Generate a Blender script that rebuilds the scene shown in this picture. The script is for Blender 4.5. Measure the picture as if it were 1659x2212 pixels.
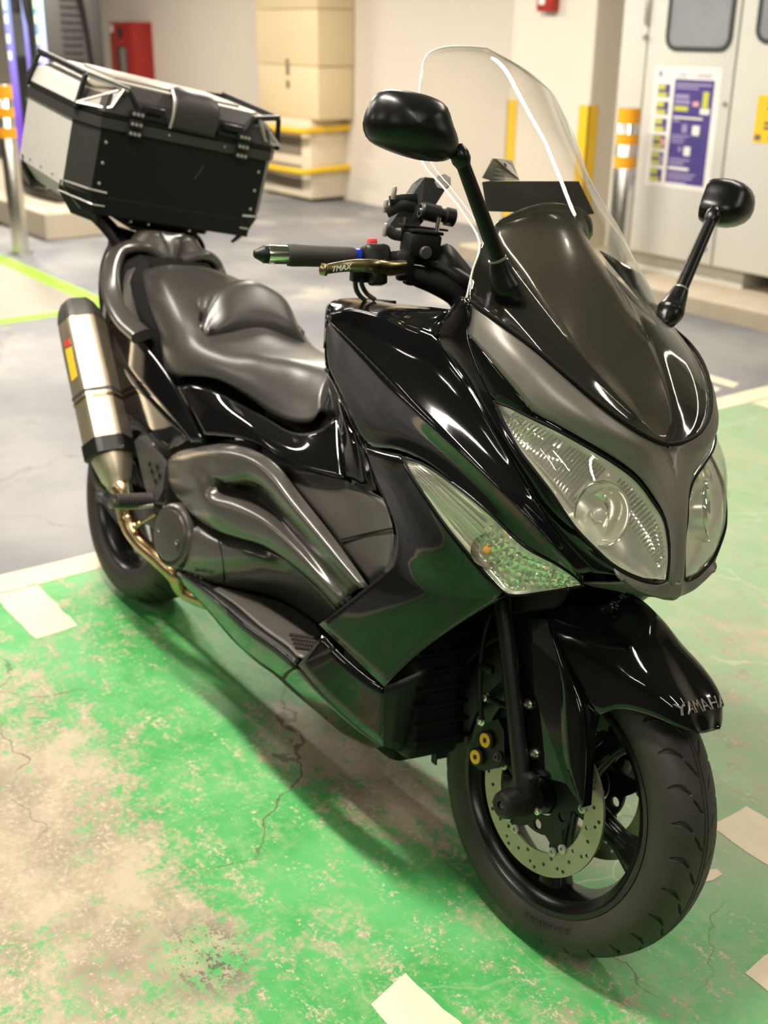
import bpy, bmesh, math, random
from mathutils import Vector, Matrix
random.seed(7)
for o in list(bpy.data.objects):
    bpy.data.objects.remove(o, do_unlink=True)
SC = bpy.context.scene
COL = SC.collection
PI = math.pi
# ---------------------------------------------------------------- camera
W, H, FPX = 1659.0, 2212.0, 2454.19
CAM = Vector((2.6612, -1.15766, 1.45108))
YAW, PIT, ROL, PHI = 2.495338, 0.4003256, 0.0102991, 0.2178152
FW = Vector((math.cos(YAW)*math.cos(PIT), math.sin(YAW)*math.cos(PIT), -math.sin(PIT)))
_r = FW.cross(Vector((0, 0, 1))).normalized()
_u = _r.cross(FW)
RT = _r*math.cos(ROL)+_u*math.sin(ROL)
UP = -_r*math.sin(ROL)+_u*math.cos(ROL)
cd = bpy.data.cameras.new('camera')
cam = bpy.data.objects.new('camera', cd)
COL.objects.link(cam)
cam.matrix_world = Matrix.Translation(CAM) @ Matrix((RT, UP, -FW)).transposed().to_4x4()
cd.sensor_fit = 'HORIZONTAL'
cd.sensor_width = 36.0
cd.lens = FPX/W*36.0
cd.clip_start = 0.05
cd.dof.use_dof = True
cd.dof.focus_distance = 1.60
cd.dof.aperture_fstop = 6.0
SC.camera = cam
# ---------------------------------------------------------------- world, exposure
wd = bpy.data.worlds.new('car_park_air')
SC.world = wd
wd.use_nodes = True
wd.node_tree.nodes['Background'].inputs[0].default_value = (1.0, 0.93, 0.82, 1)
wd.node_tree.nodes['Background'].inputs[1].default_value = 0.035
vs = SC.view_settings
vs.view_transform = 'Standard'
vs.look = 'None'
vs.gamma = 1
vs.use_curve_mapping = False
vs.exposure = 0.40
# ---------------------------------------------------------------- ceiling tube lights (the car park's own lamps)
LIGHTCOL = (1.0, 0.915, 0.80)
TUBES = [  # x, y, length along x, watts
    (0.7, -0.55, 1.5, 86), (3.7, -0.55, 1.5, 26), (-2.3, -0.55, 1.5, 36), (-5.3, -0.55, 1.5, 60),
    (0.7, 2.3, 1.5, 34), (3.7, 2.3, 1.5, 18), (-2.3, 2.3, 1.5, 105), (-5.3, 2.3, 1.5, 110), (-8.3, 2.3, 1.5, 110),
    (0.7, -3.4, 1.5, 18), (3.7, -3.4, 1.5, 22), (-2.3, -3.4, 1.5, 30)]
CEIL = 2.85
for (x, y, L, w) in TUBES:
    ld = bpy.data.lights.new('tube_light', 'AREA')
    ld.shape = 'RECTANGLE'
    ld.size, ld.size_y = L, 0.10
    ld.energy = w
    ld.color = LIGHTCOL
    lo = bpy.data.objects.new('tube_light', ld)
    lo.location = (x, y, CEIL-0.085)
    COL.objects.link(lo)
# ---------------------------------------------------------------- pixel -> scooter frame
CP, SP = math.cos(PHI), math.sin(PHI)
def unlean(a):
    return Vector((a[0], CP*a[1]-SP*a[2], SP*a[1]+CP*a[2]))
def wray(u, v):
    return FW+RT*((u-W/2)/FPX)-UP*((v-H/2)/FPX)
CS = unlean(CAM)
def S(u, v, val, ax=1):
    d = unlean(wray(u, v))
    t = (val-CS[ax])/d[ax]
    return CS+d*t
def G(u, v, z=0.0):
    d = wray(u, v)
    return CAM+d*((z-CAM.z)/d.z)
def WY(u, v, y):
    d = wray(u, v)
    return CAM+d*((y-CAM.y)/d.y)
def P(s):
    """'u,v,y' tokens: pixel plus the lateral offset it lies at; x/z prefix fixes that axis; @x,y,z is a plain point"""
    out = []
    for t in s.split():
        if t[0] == '@':
            out.append(Vector([float(q) for q in t[1:].split(',')]))
            continue
        a = t.split(',')
        ax = 1
        if a[2][0] in 'xz':
            ax = 0 if a[2][0] == 'x' else 2
            a[2] = a[2][1:]
        out.append(S(float(a[0]), float(a[1]), float(a[2]), ax))
    return out
# ---------------------------------------------------------------- curve / mesh helpers
def dense(pts, k=12):
    if len(pts) < 3:
        return list(pts)
    q = [pts[0]*2-pts[1]]+list(pts)+[pts[-1]*2-pts[-2]]
    out = []
    for i in range(1, len(q)-2):
        p0, p1, p2, p3 = q[i-1], q[i], q[i+1], q[i+2]
        t01 = max((p1-p0).length, 1e-6)**.5
        t12 = max((p2-p1).length, 1e-6)**.5
        t23 = max((p3-p2).length, 1e-6)**.5
        m1 = ((p1-p0)/t01-(p2-p0)/(t01+t12)+(p2-p1)/t12)*t12
        m2 = ((p2-p1)/t12-(p3-p1)/(t12+t23)+(p3-p2)/t23)*t12
        for j in range(k):
            t = j/k
            out.append(p1*(2*t**3-3*t*t+1)+m1*(t**3-2*t*t+t)+p2*(-2*t**3+3*t*t)+m2*(t**3-t*t))
    out.append(pts[-1].copy())
    return out
def rs(pts, n, smooth=True):
    d = dense(pts) if smooth else list(pts)
    L = [0.0]
    for a, b in zip(d, d[1:]):
        L.append(L[-1]+(b-a).length)
    T = L[-1] or 1e-9
    out, i = [], 0
    for k in range(n):
        s = T*k/(n-1)
        while i < len(L)-2 and L[i+1] < s:
            i += 1
        w = (s-L[i])/max(L[i+1]-L[i], 1e-9)
        out.append(d[i].lerp(d[i+1], min(max(w, 0), 1)))
    return out
def loft(rows, nu=24, per=4, su=True, sv=True):
    R = [rs(r, nu, su) for r in rows]
    cols = []
    for j in range(nu):
        c = [r[j] for r in R]
        if sv and len(c) > 2:
            cc = dense(c, per)
        else:
            cc = []
            for a, b in zip(c, c[1:]):
                cc += [a.lerp(b, i/per) for i in range(per)]
            cc.append(c[-1])
        cols.append(cc)
    nv = len(cols[0])
    V = [cols[j][i] for i in range(nv) for j in range(nu)]
    F = [(i*nu+j, i*nu+j+1, (i+1)*nu+j+1, (i+1)*nu+j) for i in range(nv-1) for j in range(nu-1)]
    return V, F
def bulged(A, B, b=0.0, nu=24, per=4, su=True, n=None):
    """skin between two edge lines, mid row pushed out towards the viewer side by b"""
    A2, B2 = rs(A, nu, su), rs(B, nu, su)
    mid = []
    for i in range(nu):
        m = (A2[i]+B2[i])/2
        d = n or Vector((0.35, -1, 0.15)).normalized()
        e = math.sin(PI*(i+.5)/nu)
        mid.append(m+d*b*e)
    return loft([A2, mid, B2], nu, per, False, True)
def merge(*vfs):
    V, F = [], []
    for v, f in vfs:
        k = len(V)
        V += v
        F += [tuple(i+k for i in q) for q in f]
    return V, F
def mirror(vf):
    return [Vector((v[0], -v[1], v[2])) for v in vf[0]], [tuple(reversed(f)) for f in vf[1]]
def face_cam(vf, frm=None):
    V, F = vf
    c = Vector(frm or CS)
    s = 0.0
    for f in F:
        a, b, d = V[f[0]], V[f[1]], V[f[2]]
        n = (b-a).cross(d-a)
        s += n.dot(c-a)
    return (V, F) if s >= 0 else (V, [tuple(reversed(f)) for f in F])
def mesh(name, vf, m, par=None, smooth=35, thick=0, off=-1, label=None):
    V, F = vf
    me = bpy.data.meshes.new(name)
    me.from_pydata([tuple(v) for v in V], [], [tuple(f) for f in F])
    me.update()
    bm = bmesh.new()
    bm.from_mesh(me)
    bmesh.ops.remove_doubles(bm, verts=bm.verts, dist=1e-5)
    bmesh.ops.dissolve_degenerate(bm, edges=bm.edges, dist=1e-6)
    bm.to_mesh(me)
    bm.free()
    if smooth:
        for p in me.polygons:
            p.use_smooth = True
        me.set_sharp_from_angle(angle=math.radians(smooth))
    me.materials.append(m)
    o = bpy.data.objects.new(name, me)
    COL.objects.link(o)
    if par is not None:
        o.parent = par
    if thick:
        md = o.modifiers.new('shell', 'SOLIDIFY')
        md.thickness = thick
        md.offset = off
    if label:
        o['label'] = label
    return o
def part(name, vf, m, par, thick=.004, both=False, smooth=35, label=None, face=True):
    if face:
        vf = face_cam(vf)
    o = mesh(name, vf, m, par, smooth, thick, -1, label)
    if both:
        o2 = mesh(name, mirror(vf), m, par, smooth, thick, -1, label)
        return o, o2
    return o
def frame(axis, ref=None):
    a = Vector(axis).normalized()
    r = Vector(ref) if ref is not None else (Vector((0, 0, 1)) if abs(a.z) < .9 else Vector((1, 0, 0)))
    x = (r-a*r.dot(a)).normalized()
    return x, a.cross(x), a
def lathe(prof, org, axis, n=32, ref=None, sx=1.0, sy=1.0, caps=True):
    """prof: (radius, distance along axis)"""
    x, y, a = frame(axis, ref)
    org = Vector(org)
    V, F = [], []
    for r, h in prof:
        for k in range(n):
            t = 2*PI*k/n
            V.append(org+a*h+x*(r*math.cos(t)*sx)+y*(r*math.sin(t)*sy))
    m = len(prof)
    for i in range(m-1):
        for k in range(n):
            F.append((i*n+k, i*n+(k+1) % n, (i+1)*n+(k+1) % n, (i+1)*n+k))
    if caps and prof[0][0] > 1e-5:
        F.append(tuple(reversed(range(n))))
    if caps and prof[-1][0] > 1e-5:
        F.append(tuple(range((m-1)*n, m*n)))
    return V, F
def tube(pts, r, n=10, k=None, sec=None, ref=None, smooth=True):
    """round (or sec=(w,h) flattened) bar along a line; r number or list"""
    pts = [Vector(p) for p in pts]
    m = k or max(2, (len(pts)-1)*8+1)
    q = rs(pts, m, smooth) if len(pts) > 2 else [pts[0].lerp(pts[1], i/(m-1)) for i in range(m)]
    rr = r if isinstance(r, (list, tuple)) else [r, r]
    V, F = [], []
    px = None
    for i, p in enumerate(q):
        t = (q[min(i+1, m-1)]-q[max(i-1, 0)]).normalized()
        if px is None:
            px = frame(t, ref)[0]
        px = (px-t*px.dot(t)).normalized()
        if ref is not None:
            rv = Vector(ref)
            px = (rv-t*rv.dot(t)).normalized()
        py = t.cross(px)
        f = i/(m-1)*(len(rr)-1)
        a = min(int(f), len(rr)-2)
        rad = rr[a]+(rr[a+1]-rr[a])*(f-a)
        for j in range(n):
            w = 2*PI*(j+.5)/n
            c, s = math.cos(w), math.sin(w)
            if sec:
                e = 0.55
                c2 = math.copysign(abs(c)**e, c)*sec[0]
                s2 = math.copysign(abs(s)**e, s)*sec[1]
                V.append(p+(px*c2+py*s2)*rad)
            else:
                V.append(p+(px*c+py*s)*rad)
    for i in range(m-1):
        for j in range(n):
            F.append((i*n+j, i*n+(j+1) % n, (i+1)*n+(j+1) % n, (i+1)*n+j))
    F.append(tuple(reversed(range(n))))
    F.append(tuple(range((m-1)*n, m*n)))
    return V, F
def box(c, s, bev=0.0, M=None, seg=2):
    bm = bmesh.new()
    bmesh.ops.create_cube(bm, size=1)
    bmesh.ops.scale(bm, vec=Vector(s), verts=bm.verts)
    if bev:
        bmesh.ops.bevel(bm, geom=list(bm.edges), offset=bev, segments=seg, affect='EDGES', profile=.5)
    bmesh.ops.translate(bm, vec=Vector(c), verts=bm.verts)
    bm.verts.index_update()
    V = [v.co.copy() for v in bm.verts]
    F = [tuple(v.index for v in f.verts) for f in bm.faces]
    bm.free()
    if M is not None:
        V = [M @ v for v in V]
    return V, F
def plate(outline, holes, th, M, bev=0):
    """flat sheet (2D outline with holes) extruded by th along local +Z of M"""
    bm = bmesh.new()
    edges = []
    for loop in [outline]+holes:
        vs_ = [bm.verts.new((p[0], p[1], 0)) for p in loop]
        for i in range(len(vs_)):
            edges.append(bm.edges.new((vs_[i], vs_[(i+1) % len(vs_)])))
    bmesh.ops.triangle_fill(bm, use_beauty=True, use_dissolve=False, edges=edges)
    bmesh.ops.recalc_face_normals(bm, faces=bm.faces)
    r = bmesh.ops.extrude_face_region(bm, geom=list(bm.faces))
    nv = [e for e in r['geom'] if isinstance(e, bmesh.types.BMVert)]
    bmesh.ops.translate(bm, vec=(0, 0, th), verts=nv)
    bmesh.ops.recalc_face_normals(bm, faces=bm.faces)
    bm.verts.index_update()
    V = [M @ v.co for v in bm.verts]
    F = [tuple(v.index for v in f.verts) for f in bm.faces]
    bm.free()
    return V, F
def circle2(cx, cy, r, n=10):
    return [(cx+r*math.cos(2*PI*i/n), cy+r*math.sin(2*PI*i/n)) for i in range(n)]
def mat3(o, x, y):
    x = Vector(x).normalized()
    z = x.cross(Vector(y)).normalized()
    y = z.cross(x)
    return Matrix.Translation(Vector(o)) @ Matrix((x, y, z)).transposed().to_4x4()
def slab(pts, th, n=None):
    """polygon given by 3D corner points, extruded inward along n"""
    n = n or Vector((0, 1, 0))
    k = len(pts)
    V = list(pts)+[p+n*th for p in pts]
    F = [tuple(range(k)), tuple(reversed(range(k, 2*k)))]
    F += [(i, i+k, (i+1) % k+k, (i+1) % k) for i in range(k)]
    return face_cam((V, F)) if False else (V, F)
def text_vf(s, size, M, depth=.0008, bend=None, shear=0):
    cu = bpy.data.curves.new('txt', 'FONT')
    cu.body = s
    cu.size = size
    cu.extrude = depth
    cu.shear = shear
    cu.resolution_u = 3
    ob = bpy.data.objects.new('txt', cu)
    COL.objects.link(ob)
    bpy.context.view_layer.update()
    me = bpy.data.meshes.new_from_object(ob.evaluated_get(bpy.context.evaluated_depsgraph_get()))
    V = [v.co.copy() for v in me.vertices]
    F = [tuple(p.vertices) for p in me.polygons]
    bpy.data.objects.remove(ob, do_unlink=True)
    bpy.data.meshes.remove(me)
    if bend:
        V = [bend(v) for v in V]
    else:
        V = [M @ v for v in V]
    return V, F
# ---------------------------------------------------------------- things
def thing(name, label, cat, loc=(0, 0, 0), rot=(0, 0, 0), group=None):
    o = bpy.data.objects.new(name, None)
    COL.objects.link(o)
    o.location = loc
    o.rotation_euler = rot
    o.empty_display_size = .1
    o['label'] = label
    o['category'] = cat
    if group:
        o['group'] = group
    return o
def tag(o, label, cat, group=None):
    o['label'] = label
    o['category'] = cat
    if group:
        o['group'] = group
    return o
def struct(o):
    o['kind'] = 'structure'
    return o
# ---------------------------------------------------------------- materials
def pm(name, col, rough, metal=0.0, coat=0.0, nscale=40, namt=.12, bump=0.0, bscale=None, spec=.5, ramt=.06, coatr=.03, aniso=None):
    m = bpy.data.materials.new(name)
    m.use_nodes = True
    nt = m.node_tree
    b = nt.nodes['Principled BSDF']
    tc = nt.nodes.new('ShaderNodeTexCoord')
    no = nt.nodes.new('ShaderNodeTexNoise')
    no.inputs['Scale'].default_value = nscale
    no.inputs['Detail'].default_value = 4
    if aniso:
        mp = nt.nodes.new('ShaderNodeMapping')
        mp.inputs['Scale'].default_value = aniso
        nt.links.new(tc.outputs['Object'], mp.inputs[0])
        nt.links.new(mp.outputs[0], no.inputs['Vector'])
    else:
        nt.links.new(tc.outputs['Object'], no.inputs['Vector'])
    mx = nt.nodes.new('ShaderNodeMix')
    mx.data_type = 'RGBA'
    c = Vector(col)
    mx.inputs[6].default_value = (*(c*(1-namt)), 1)
    mx.inputs[7].default_value = (*[min(q, 1) for q in c*(1+namt)], 1)
    nt.links.new(no.outputs['Fac'], mx.inputs[0])
    nt.links.new(mx.outputs[2], b.inputs['Base Color'])
    mr = nt.nodes.new('ShaderNodeMapRange')
    mr.inputs[3].default_value = max(rough-ramt, .01)
    mr.inputs[4].default_value = rough+ramt
    nt.links.new(no.outputs['Fac'], mr.inputs[0])
    nt.links.new(mr.outputs[0], b.inputs['Roughness'])
    b.inputs['Metallic'].default_value = metal
    b.inputs['Specular IOR Level'].default_value = spec
    b.inputs['Coat Weight'].default_value = coat
    b.inputs['Coat Roughness'].default_value = coatr
    if bump:
        n2 = nt.nodes.new('ShaderNodeTexNoise')
        n2.inputs['Scale'].default_value = bscale or nscale
        n2.inputs['Detail'].default_value = 3
        nt.links.new(tc.outputs['Object'], n2.inputs['Vector'])
        bp = nt.nodes.new('ShaderNodeBump')
        bp.inputs['Strength'].default_value = bump
        bp.inputs['Distance'].default_value = .001
        nt.links.new(n2.outputs['Fac'], bp.inputs['Height'])
        nt.links.new(bp.outputs[0], b.inputs['Normal'])
    return m
def glass(name, tint=(1, 1, 1), ior=1.45, rough=0.0, body=0.0, bodycol=(.8, .8, .8)):
    """thin clear sheet: see-through with a Fresnel mirror coat, plus a little haze"""
    m = bpy.data.materials.new(name)
    m.use_nodes = True
    nt = m.node_tree
    for n in list(nt.nodes):
        if n.type != 'OUTPUT_MATERIAL':
            nt.nodes.remove(n)
    out = [n for n in nt.nodes if n.type == 'OUTPUT_MATERIAL'][0]
    tr = nt.nodes.new('ShaderNodeBsdfTransparent')
    tr.inputs[0].default_value = (*tint, 1)
    df = nt.nodes.new('ShaderNodeBsdfDiffuse')
    df.inputs[0].default_value = (*bodycol, 1)
    gl = nt.nodes.new('ShaderNodeBsdfGlossy')
    gl.inputs['Roughness'].default_value = rough
    no = nt.nodes.new('ShaderNodeTexNoise')
    no.inputs['Scale'].default_value = 9
    tc = nt.nodes.new('ShaderNodeTexCoord')
    nt.links.new(tc.outputs['Object'], no.inputs['Vector'])
    mr = nt.nodes.new('ShaderNodeMapRange')
    mr.inputs[3].default_value = body*.6
    mr.inputs[4].default_value = body*1.4
    nt.links.new(no.outputs['Fac'], mr.inputs[0])
    m1 = nt.nodes.new('ShaderNodeMixShader')
    nt.links.new(mr.outputs[0], m1.inputs[0])
    nt.links.new(tr.outputs[0], m1.inputs[1])
    nt.links.new(df.outputs[0], m1.inputs[2])
    lw = nt.nodes.new('ShaderNodeLayerWeight')
    lw.inputs[0].default_value = .5
    pw = nt.nodes.new('ShaderNodeMath')
    pw.operation = 'POWER'
    pw.inputs[1].default_value = 4.0
    nt.links.new(lw.outputs['Facing'], pw.inputs[0])
    fr = nt.nodes.new('ShaderNodeMapRange')
    fr.inputs[3].default_value = ((ior-1)/(ior+1))**2
    fr.inputs[4].default_value = .75
    nt.links.new(pw.outputs[0], fr.inputs[0])
    m2 = nt.nodes.new('ShaderNodeMixShader')
    nt.links.new(fr.outputs[0], m2.inputs[0])
    nt.links.new(m1.outputs[0], m2.inputs[1])
    nt.links.new(gl.outputs[0], m2.inputs[2])
    nt.links.new(m2.outputs[0], out.inputs[0])
    return m
def emit(name, col, s):
    m = bpy.data.materials.new(name)
    m.use_nodes = True
    b = m.node_tree.nodes['Principled BSDF']
    b.inputs['Base Color'].default_value = (*col, 1)
    b.inputs['Emission Color'].default_value = (*col, 1)
    b.inputs['Emission Strength'].default_value = s
    return m
M = {}
M['gloss'] = pm('gloss_black_paint', (.0035, .0035, .004), .07, nscale=6, namt=.2, ramt=.025, spec=.55)
M['satin'] = pm('satin_grey_plastic', (.046, .042, .037), .27, nscale=14, namt=.1, bump=.02, bscale=300, spec=.75, ramt=.015)
M['satin2'] = pm('grained_grey_plastic', (.060, .055, .048), .42, nscale=30, namt=.1, bump=.08, bscale=500, spec=.6)
M['gun'] = pm('matt_gunmetal_paint', (.20, .185, .165), .42, metal=.5, nscale=300, namt=.12)
M['black'] = pm('black_plastic', (.006, .006, .006), .42, nscale=60, namt=.2, bump=.03, bscale=400, spec=.32)
M['matte'] = pm('dull_black', (.004, .004, .004), .7, nscale=30, namt=.3, spec=.2)
M['mirrorblk'] = pm('satin_black_shell', (.004, .004, .004), .30, nscale=60, namt=.2, spec=.32)
M['seat'] = pm('seat_vinyl', (.034, .031, .028), .36, nscale=9, namt=.15, bump=.12, bscale=420, spec=.8, ramt=.03)
M['rubber'] = pm('tyre_rubber', (.030, .025, .021), .60, nscale=22, namt=.45, bump=.05, bscale=150)
M['wheel'] = pm('black_wheel_paint', (.006, .006, .006), .24, coat=.0, nscale=20, namt=.2)
M['disc'] = pm('brake_steel', (.36, .33, .26), .38, metal=.8, nscale=60, namt=.15, aniso=(1, 1, 1))
M['steel'] = pm('bright_steel', (.72, .70, .66), .22, metal=1, nscale=40, namt=.08)
M['alu'] = pm('polished_aluminium', (.82, .80, .74), .14, metal=1, nscale=40, namt=.05)
M['titan'] = pm('brushed_titanium', (.56, .48, .36), .40, metal=.9, nscale=30, namt=.08, aniso=(1, 1, .05))
M['bronze'] = pm('heat_tinted_steel', (.47, .33, .18), .28, metal=1, nscale=18, namt=.35)
M['gold'] = pm('gold_anodised', (.78, .42, .05), .38, metal=.7, nscale=60, namt=.1)
M['leverg'] = pm('champagne_anodised', (.42, .35, .19), .24, metal=1, nscale=60, namt=.1)
M['orange'] = pm('orange_anodised', (.75, .28, .08), .3, metal=.8, nscale=60, namt=.1)
M['blue'] = pm('blue_anodised', (.01, .03, .42), .25, metal=.4, nscale=60, namt=.1)
M['red'] = pm('red_plastic', (.62, .05, .05), .35, nscale=60, namt=.1)
M['foam'] = pm('grip_foam', (.016, .014, .013), .7, nscale=90, namt=.3, bump=.5, bscale=600)
M['chrome'] = pm('reflector_chrome', (.96, .95, .90), .07, metal=.85, nscale=30, namt=.05, ramt=.03)
M['chrome2'] = pm('ribbed_reflector', (.93, .92, .86), .18, metal=.55, nscale=60, namt=.10)
M['amber'] = pm('amber_bulb', (.80, .28, .02), .2, nscale=30, namt=.1)
M['casealu'] = pm('case_aluminium', (.50, .475, .44), .50, metal=.15, nscale=60, namt=.10, aniso=(1, .1, 1))
M['casetop'] = pm('case_lid_aluminium', (.27, .245, .20), .45, metal=.3, nscale=60, namt=.08)
M['caseblk'] = pm('case_black_panel', (.004, .004, .004), .5, nscale=80, namt=.25, spec=.25)
M['void'] = pm('flat_black_vinyl', (.0012, .0012, .0012), .8, nscale=80, namt=.2, spec=.08)
M['casedk'] = pm('case_dark_grey', (.022, .020, .019), .45, nscale=80, namt=.15)
M['silver'] = pm('silver_trim', (.45, .43, .40), .35, metal=.7, nscale=60, namt=.1)
M['smoke'] = pm('smoked_visor', (.028, .025, .020), .20, coat=.3, nscale=8, namt=.25)
M['yellow'] = pm('yellow_sticker', (.72, .52, .03), .4, nscale=60, namt=.1)
M['white'] = pm('white_print', (.75, .72, .66), .5, nscale=60, namt=.05)
M['screen'] = glass('clear_windscreen', (.97, .965, .94), 1.40, 0.0, .008, (.75, .72, .62))
M['lens'] = glass('lamp_lens', (.97, .97, .94), 1.5, 0.0, .035, (.85, .83, .74))
M['edge'] = pm('painted_edge_glint', (.80, .78, .72), .12, nscale=20, namt=.1, coat=.5)  # whitish colour stands for light caught in the screen rim
# ================================================================ THE PLACE
def floor_mat():
    m = bpy.data.materials.new('painted_concrete_floor')
    m.use_nodes = True
    nt = m.node_tree
    N, L = nt.nodes.new, nt.links.new
    b = nt.nodes['Principled BSDF']
    tc = N('ShaderNodeTexCoord')
    sx = N('ShaderNodeSeparateXYZ')
    L(tc.outputs['Object'], sx.inputs[0])
    def noise(sc, det=5, rough=.6, off=0, sxyz=None):
        n = N('ShaderNodeTexNoise')
        n.inputs['Scale'].default_value = sc
        n.inputs['Detail'].default_value = det
        n.inputs['Roughness'].default_value = rough
        mp = N('ShaderNodeMapping')
        mp.inputs['Location'].default_value = (off, off*.7, 0)
        if sxyz:
            mp.inputs['Scale'].default_value = sxyz
        L(tc.outputs['Object'], mp.inputs[0])
        L(mp.outputs[0], n.inputs['Vector'])
        return n.outputs['Fac']
    def mr(v, a, c, lo=0.0, hi=1.0):
        n = N('ShaderNodeMapRange')
        n.interpolation_type = 'SMOOTHSTEP'
        L(v, n.inputs[0])
        n.inputs[1].default_value, n.inputs[2].default_value = a, c
        n.inputs[3].default_value, n.inputs[4].default_value = lo, hi
        return n.outputs[0]
    def ma(op, a, c):
        n = N('ShaderNodeMath')
        n.operation = op
        for i, q in enumerate((a, c)):
            if isinstance(q, (int, float)):
                n.inputs[i].default_value = q
            else:
                L(q, n.inputs[i])
        return n.outputs[0]
    def mix(f, a, c):
        n = N('ShaderNodeMix')
        n.data_type = 'RGBA'
        if isinstance(f, (int, float)):
            n.inputs[0].default_value = f
        else:
            L(f, n.inputs[0])
        for i, q in ((6, a), (7, c)):
            if isinstance(q, tuple):
                n.inputs[i].default_value = (*q, 1)
            else:
                L(q, n.inputs[i])
        return n.outputs[2]
    X, Y = sx.outputs[0], sx.outputs[1]
    big = noise(1.1, 3, .55, 3.1)
    mid = noise(6, 6, .65, 7.7)
    fine = noise(85, 8, .78, 1.3)
    fin2 = noise(26, 8, .75, 17)
    streak = noise(9, 7, .7, 5, (1, 2.2, 1))
    # bare concrete
    conc = mix(mr(mid, .3, .7), (.235, .185, .128), (.46, .385, .275))
    conc = mix(mr(fine, .35, .68, 0, .6), conc, (.50, .43, .31))
    conc = mix(mr(noise(2.3, 4, .6, 11), .52, .72), conc, (.20, .155, .11))
    # paint
    green = mix(mr(noise(3, 4, .6, 21), .35, .65), (.045, .33, .075), (.11, .43, .14))
    green = mix(mr(ma('ADD', fin2, ma('MULTIPLY', mid, .5)), .68, .95, 0, .55), green, (.30, .46, .20))
    dusty = mix(mid, (.23, .36, .20), (.38, .47, .32))
    green = mix(mr(ma('ADD', Y, ma('MULTIPLY', ma('SUBTRACT', big, .5), 1.0)), .05, .38, 0, .92), green, dusty)
    # wear: more in the trodden patch on the right-hand side of the scooter and under it
    def blob(cx, cy, rx, ry):
        dx = ma('DIVIDE', ma('SUBTRACT', X, cx), rx)
        dy = ma('DIVIDE', ma('SUBTRACT', Y, cy), ry)
        d = ma('SQRT', ma('ADD', ma('MULTIPLY', dx, dx), ma('MULTIPLY', dy, dy)), 0)
        return mr(d, 1.15, .25)
    wear = ma('ADD', ma('MULTIPLY', blob(1.0, -.68, .62, .36), .46), ma('MULTIPLY', blob(.95, .0, .40, .16), .46))
    wear = ma('ADD', wear, ma('MULTIPLY', blob(.45, -.45, .42, .22), .20))
    wear = ma('ADD', wear, ma('MULTIPLY', blob(1.35, .95, .7, .6), .10))
    wear = ma('ADD', ma('SUBTRACT', ma('MULTIPLY', wear, 1.5), .24), ma('MULTIPLY', ma('SUBTRACT', big, .5), 1.5))
    spk = ma('ADD', ma('ADD', ma('MULTIPLY', fine, .30), ma('MULTIPLY', fin2, .30)), ma('ADD', ma('MULTIPLY', streak, .25), ma('MULTIPLY', mid, .15)))
    th = ma('ADD', ma('MULTIPLY', ma('SUBTRACT', spk, .5), 6.0), wear)
    bare = mr(th, -.22, .34)
    bay = mix(bare, green, conc)
    bay = mix(mr(ma('ADD', fine, ma('MULTIPLY', streak, .5)), .80, .92), bay, (.52, .48, .34))
    # black rubber scuffs
    # grey-blue epoxy drive lane
    lane = mix(mr(noise(.9, 5, .6, 31), .35, .7), (.16, .165, .182), (.28, .277, .275))
    lane = mix(mr(noise(1.6, 5, .6, 47), .55, .75), lane, (.40, .38, .335))
    far = mix(noise(1.2, 4, .6, 3), (.28, .26, .215), (.36, .33, .27))
    inb = ma('MULTIPLY', mr(X, -3.40, -3.42), mr(Y, 1.42, 1.40))
    lane = mix(inb, lane, far)
    sel = mr(ma('ADD', X, ma('MULTIPLY', Y, -.029)), -.276, -.274)
    col = mix(sel, lane, bay)
    # hairline cracks
    vo = N('ShaderNodeTexVoronoi')
    vo.feature = 'DISTANCE_TO_EDGE'
    vo.inputs['Scale'].default_value = 1.25
    wob = N('ShaderNodeVectorMath')
    wob.operation = 'MULTIPLY_ADD'
    nn = N('ShaderNodeTexNoise')
    nn.inputs['Scale'].default_value = 5
    nn.inputs['Detail'].default_value = 6
    L(tc.outputs['Object'], nn.inputs['Vector'])
    L(nn.outputs['Color'], wob.inputs[0])
    wob.inputs[1].default_value = (.28, .28, 0)
    L(tc.outputs['Object'], wob.inputs[2])
    L(wob.outputs[0], vo.inputs['Vector'])
    crack = ma('MULTIPLY', mr(vo.outputs['Distance'], .0032, .0010), mr(noise(1.7, 2, .5, 13), .46, .54))
    col = mix(ma('MULTIPLY', crack, .75), col, (.10, .08, .055))
    v2 = N('ShaderNodeTexVoronoi')
    v2.feature = 'DISTANCE_TO_EDGE'
    v2.inputs['Scale'].default_value = 2.6
    L(wob.outputs[0], v2.inputs['Vector'])
    pale = ma('MULTIPLY', ma('MULTIPLY', mr(v2.outputs['Distance'], .008, .003), mr(noise(2.4, 2, .5, 57), .50, .60)), ma('MULTIPLY', sel, mr(Y, -.05, .25, .25, 1.0)))
    col = mix(ma('MULTIPLY', pale, .55), col, (.60, .60, .46))
    scuff = ma('MULTIPLY', blob(1.30, -.50, .13, .10), mr(ma('ADD', fine, ma('MULTIPLY', streak, .6)), .80, .86))
    col = mix(ma('MULTIPLY', scuff, .85), col, (.045, .055, .04))
    L(col, b.inputs['Base Color'])
    L(mr(fine, .3, .7, .42, .62), b.inputs['Roughness'])
    b.inputs['Specular IOR Level'].default_value = .35
    bp = N('ShaderNodeBump')
    bp.inputs['Strength'].default_value = .35
    bp.inputs['Distance'].default_value = .0015
    L(ma('SUBTRACT', ma('SUBTRACT', ma('MULTIPLY', fine, .4), ma('MULTIPLY', bare, .35)), ma('MULTIPLY', crack, .8)), bp.inputs['Height'])
    L(bp.outputs[0], b.inputs['Normal'])
    return m
M['floor'] = floor_mat()
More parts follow.
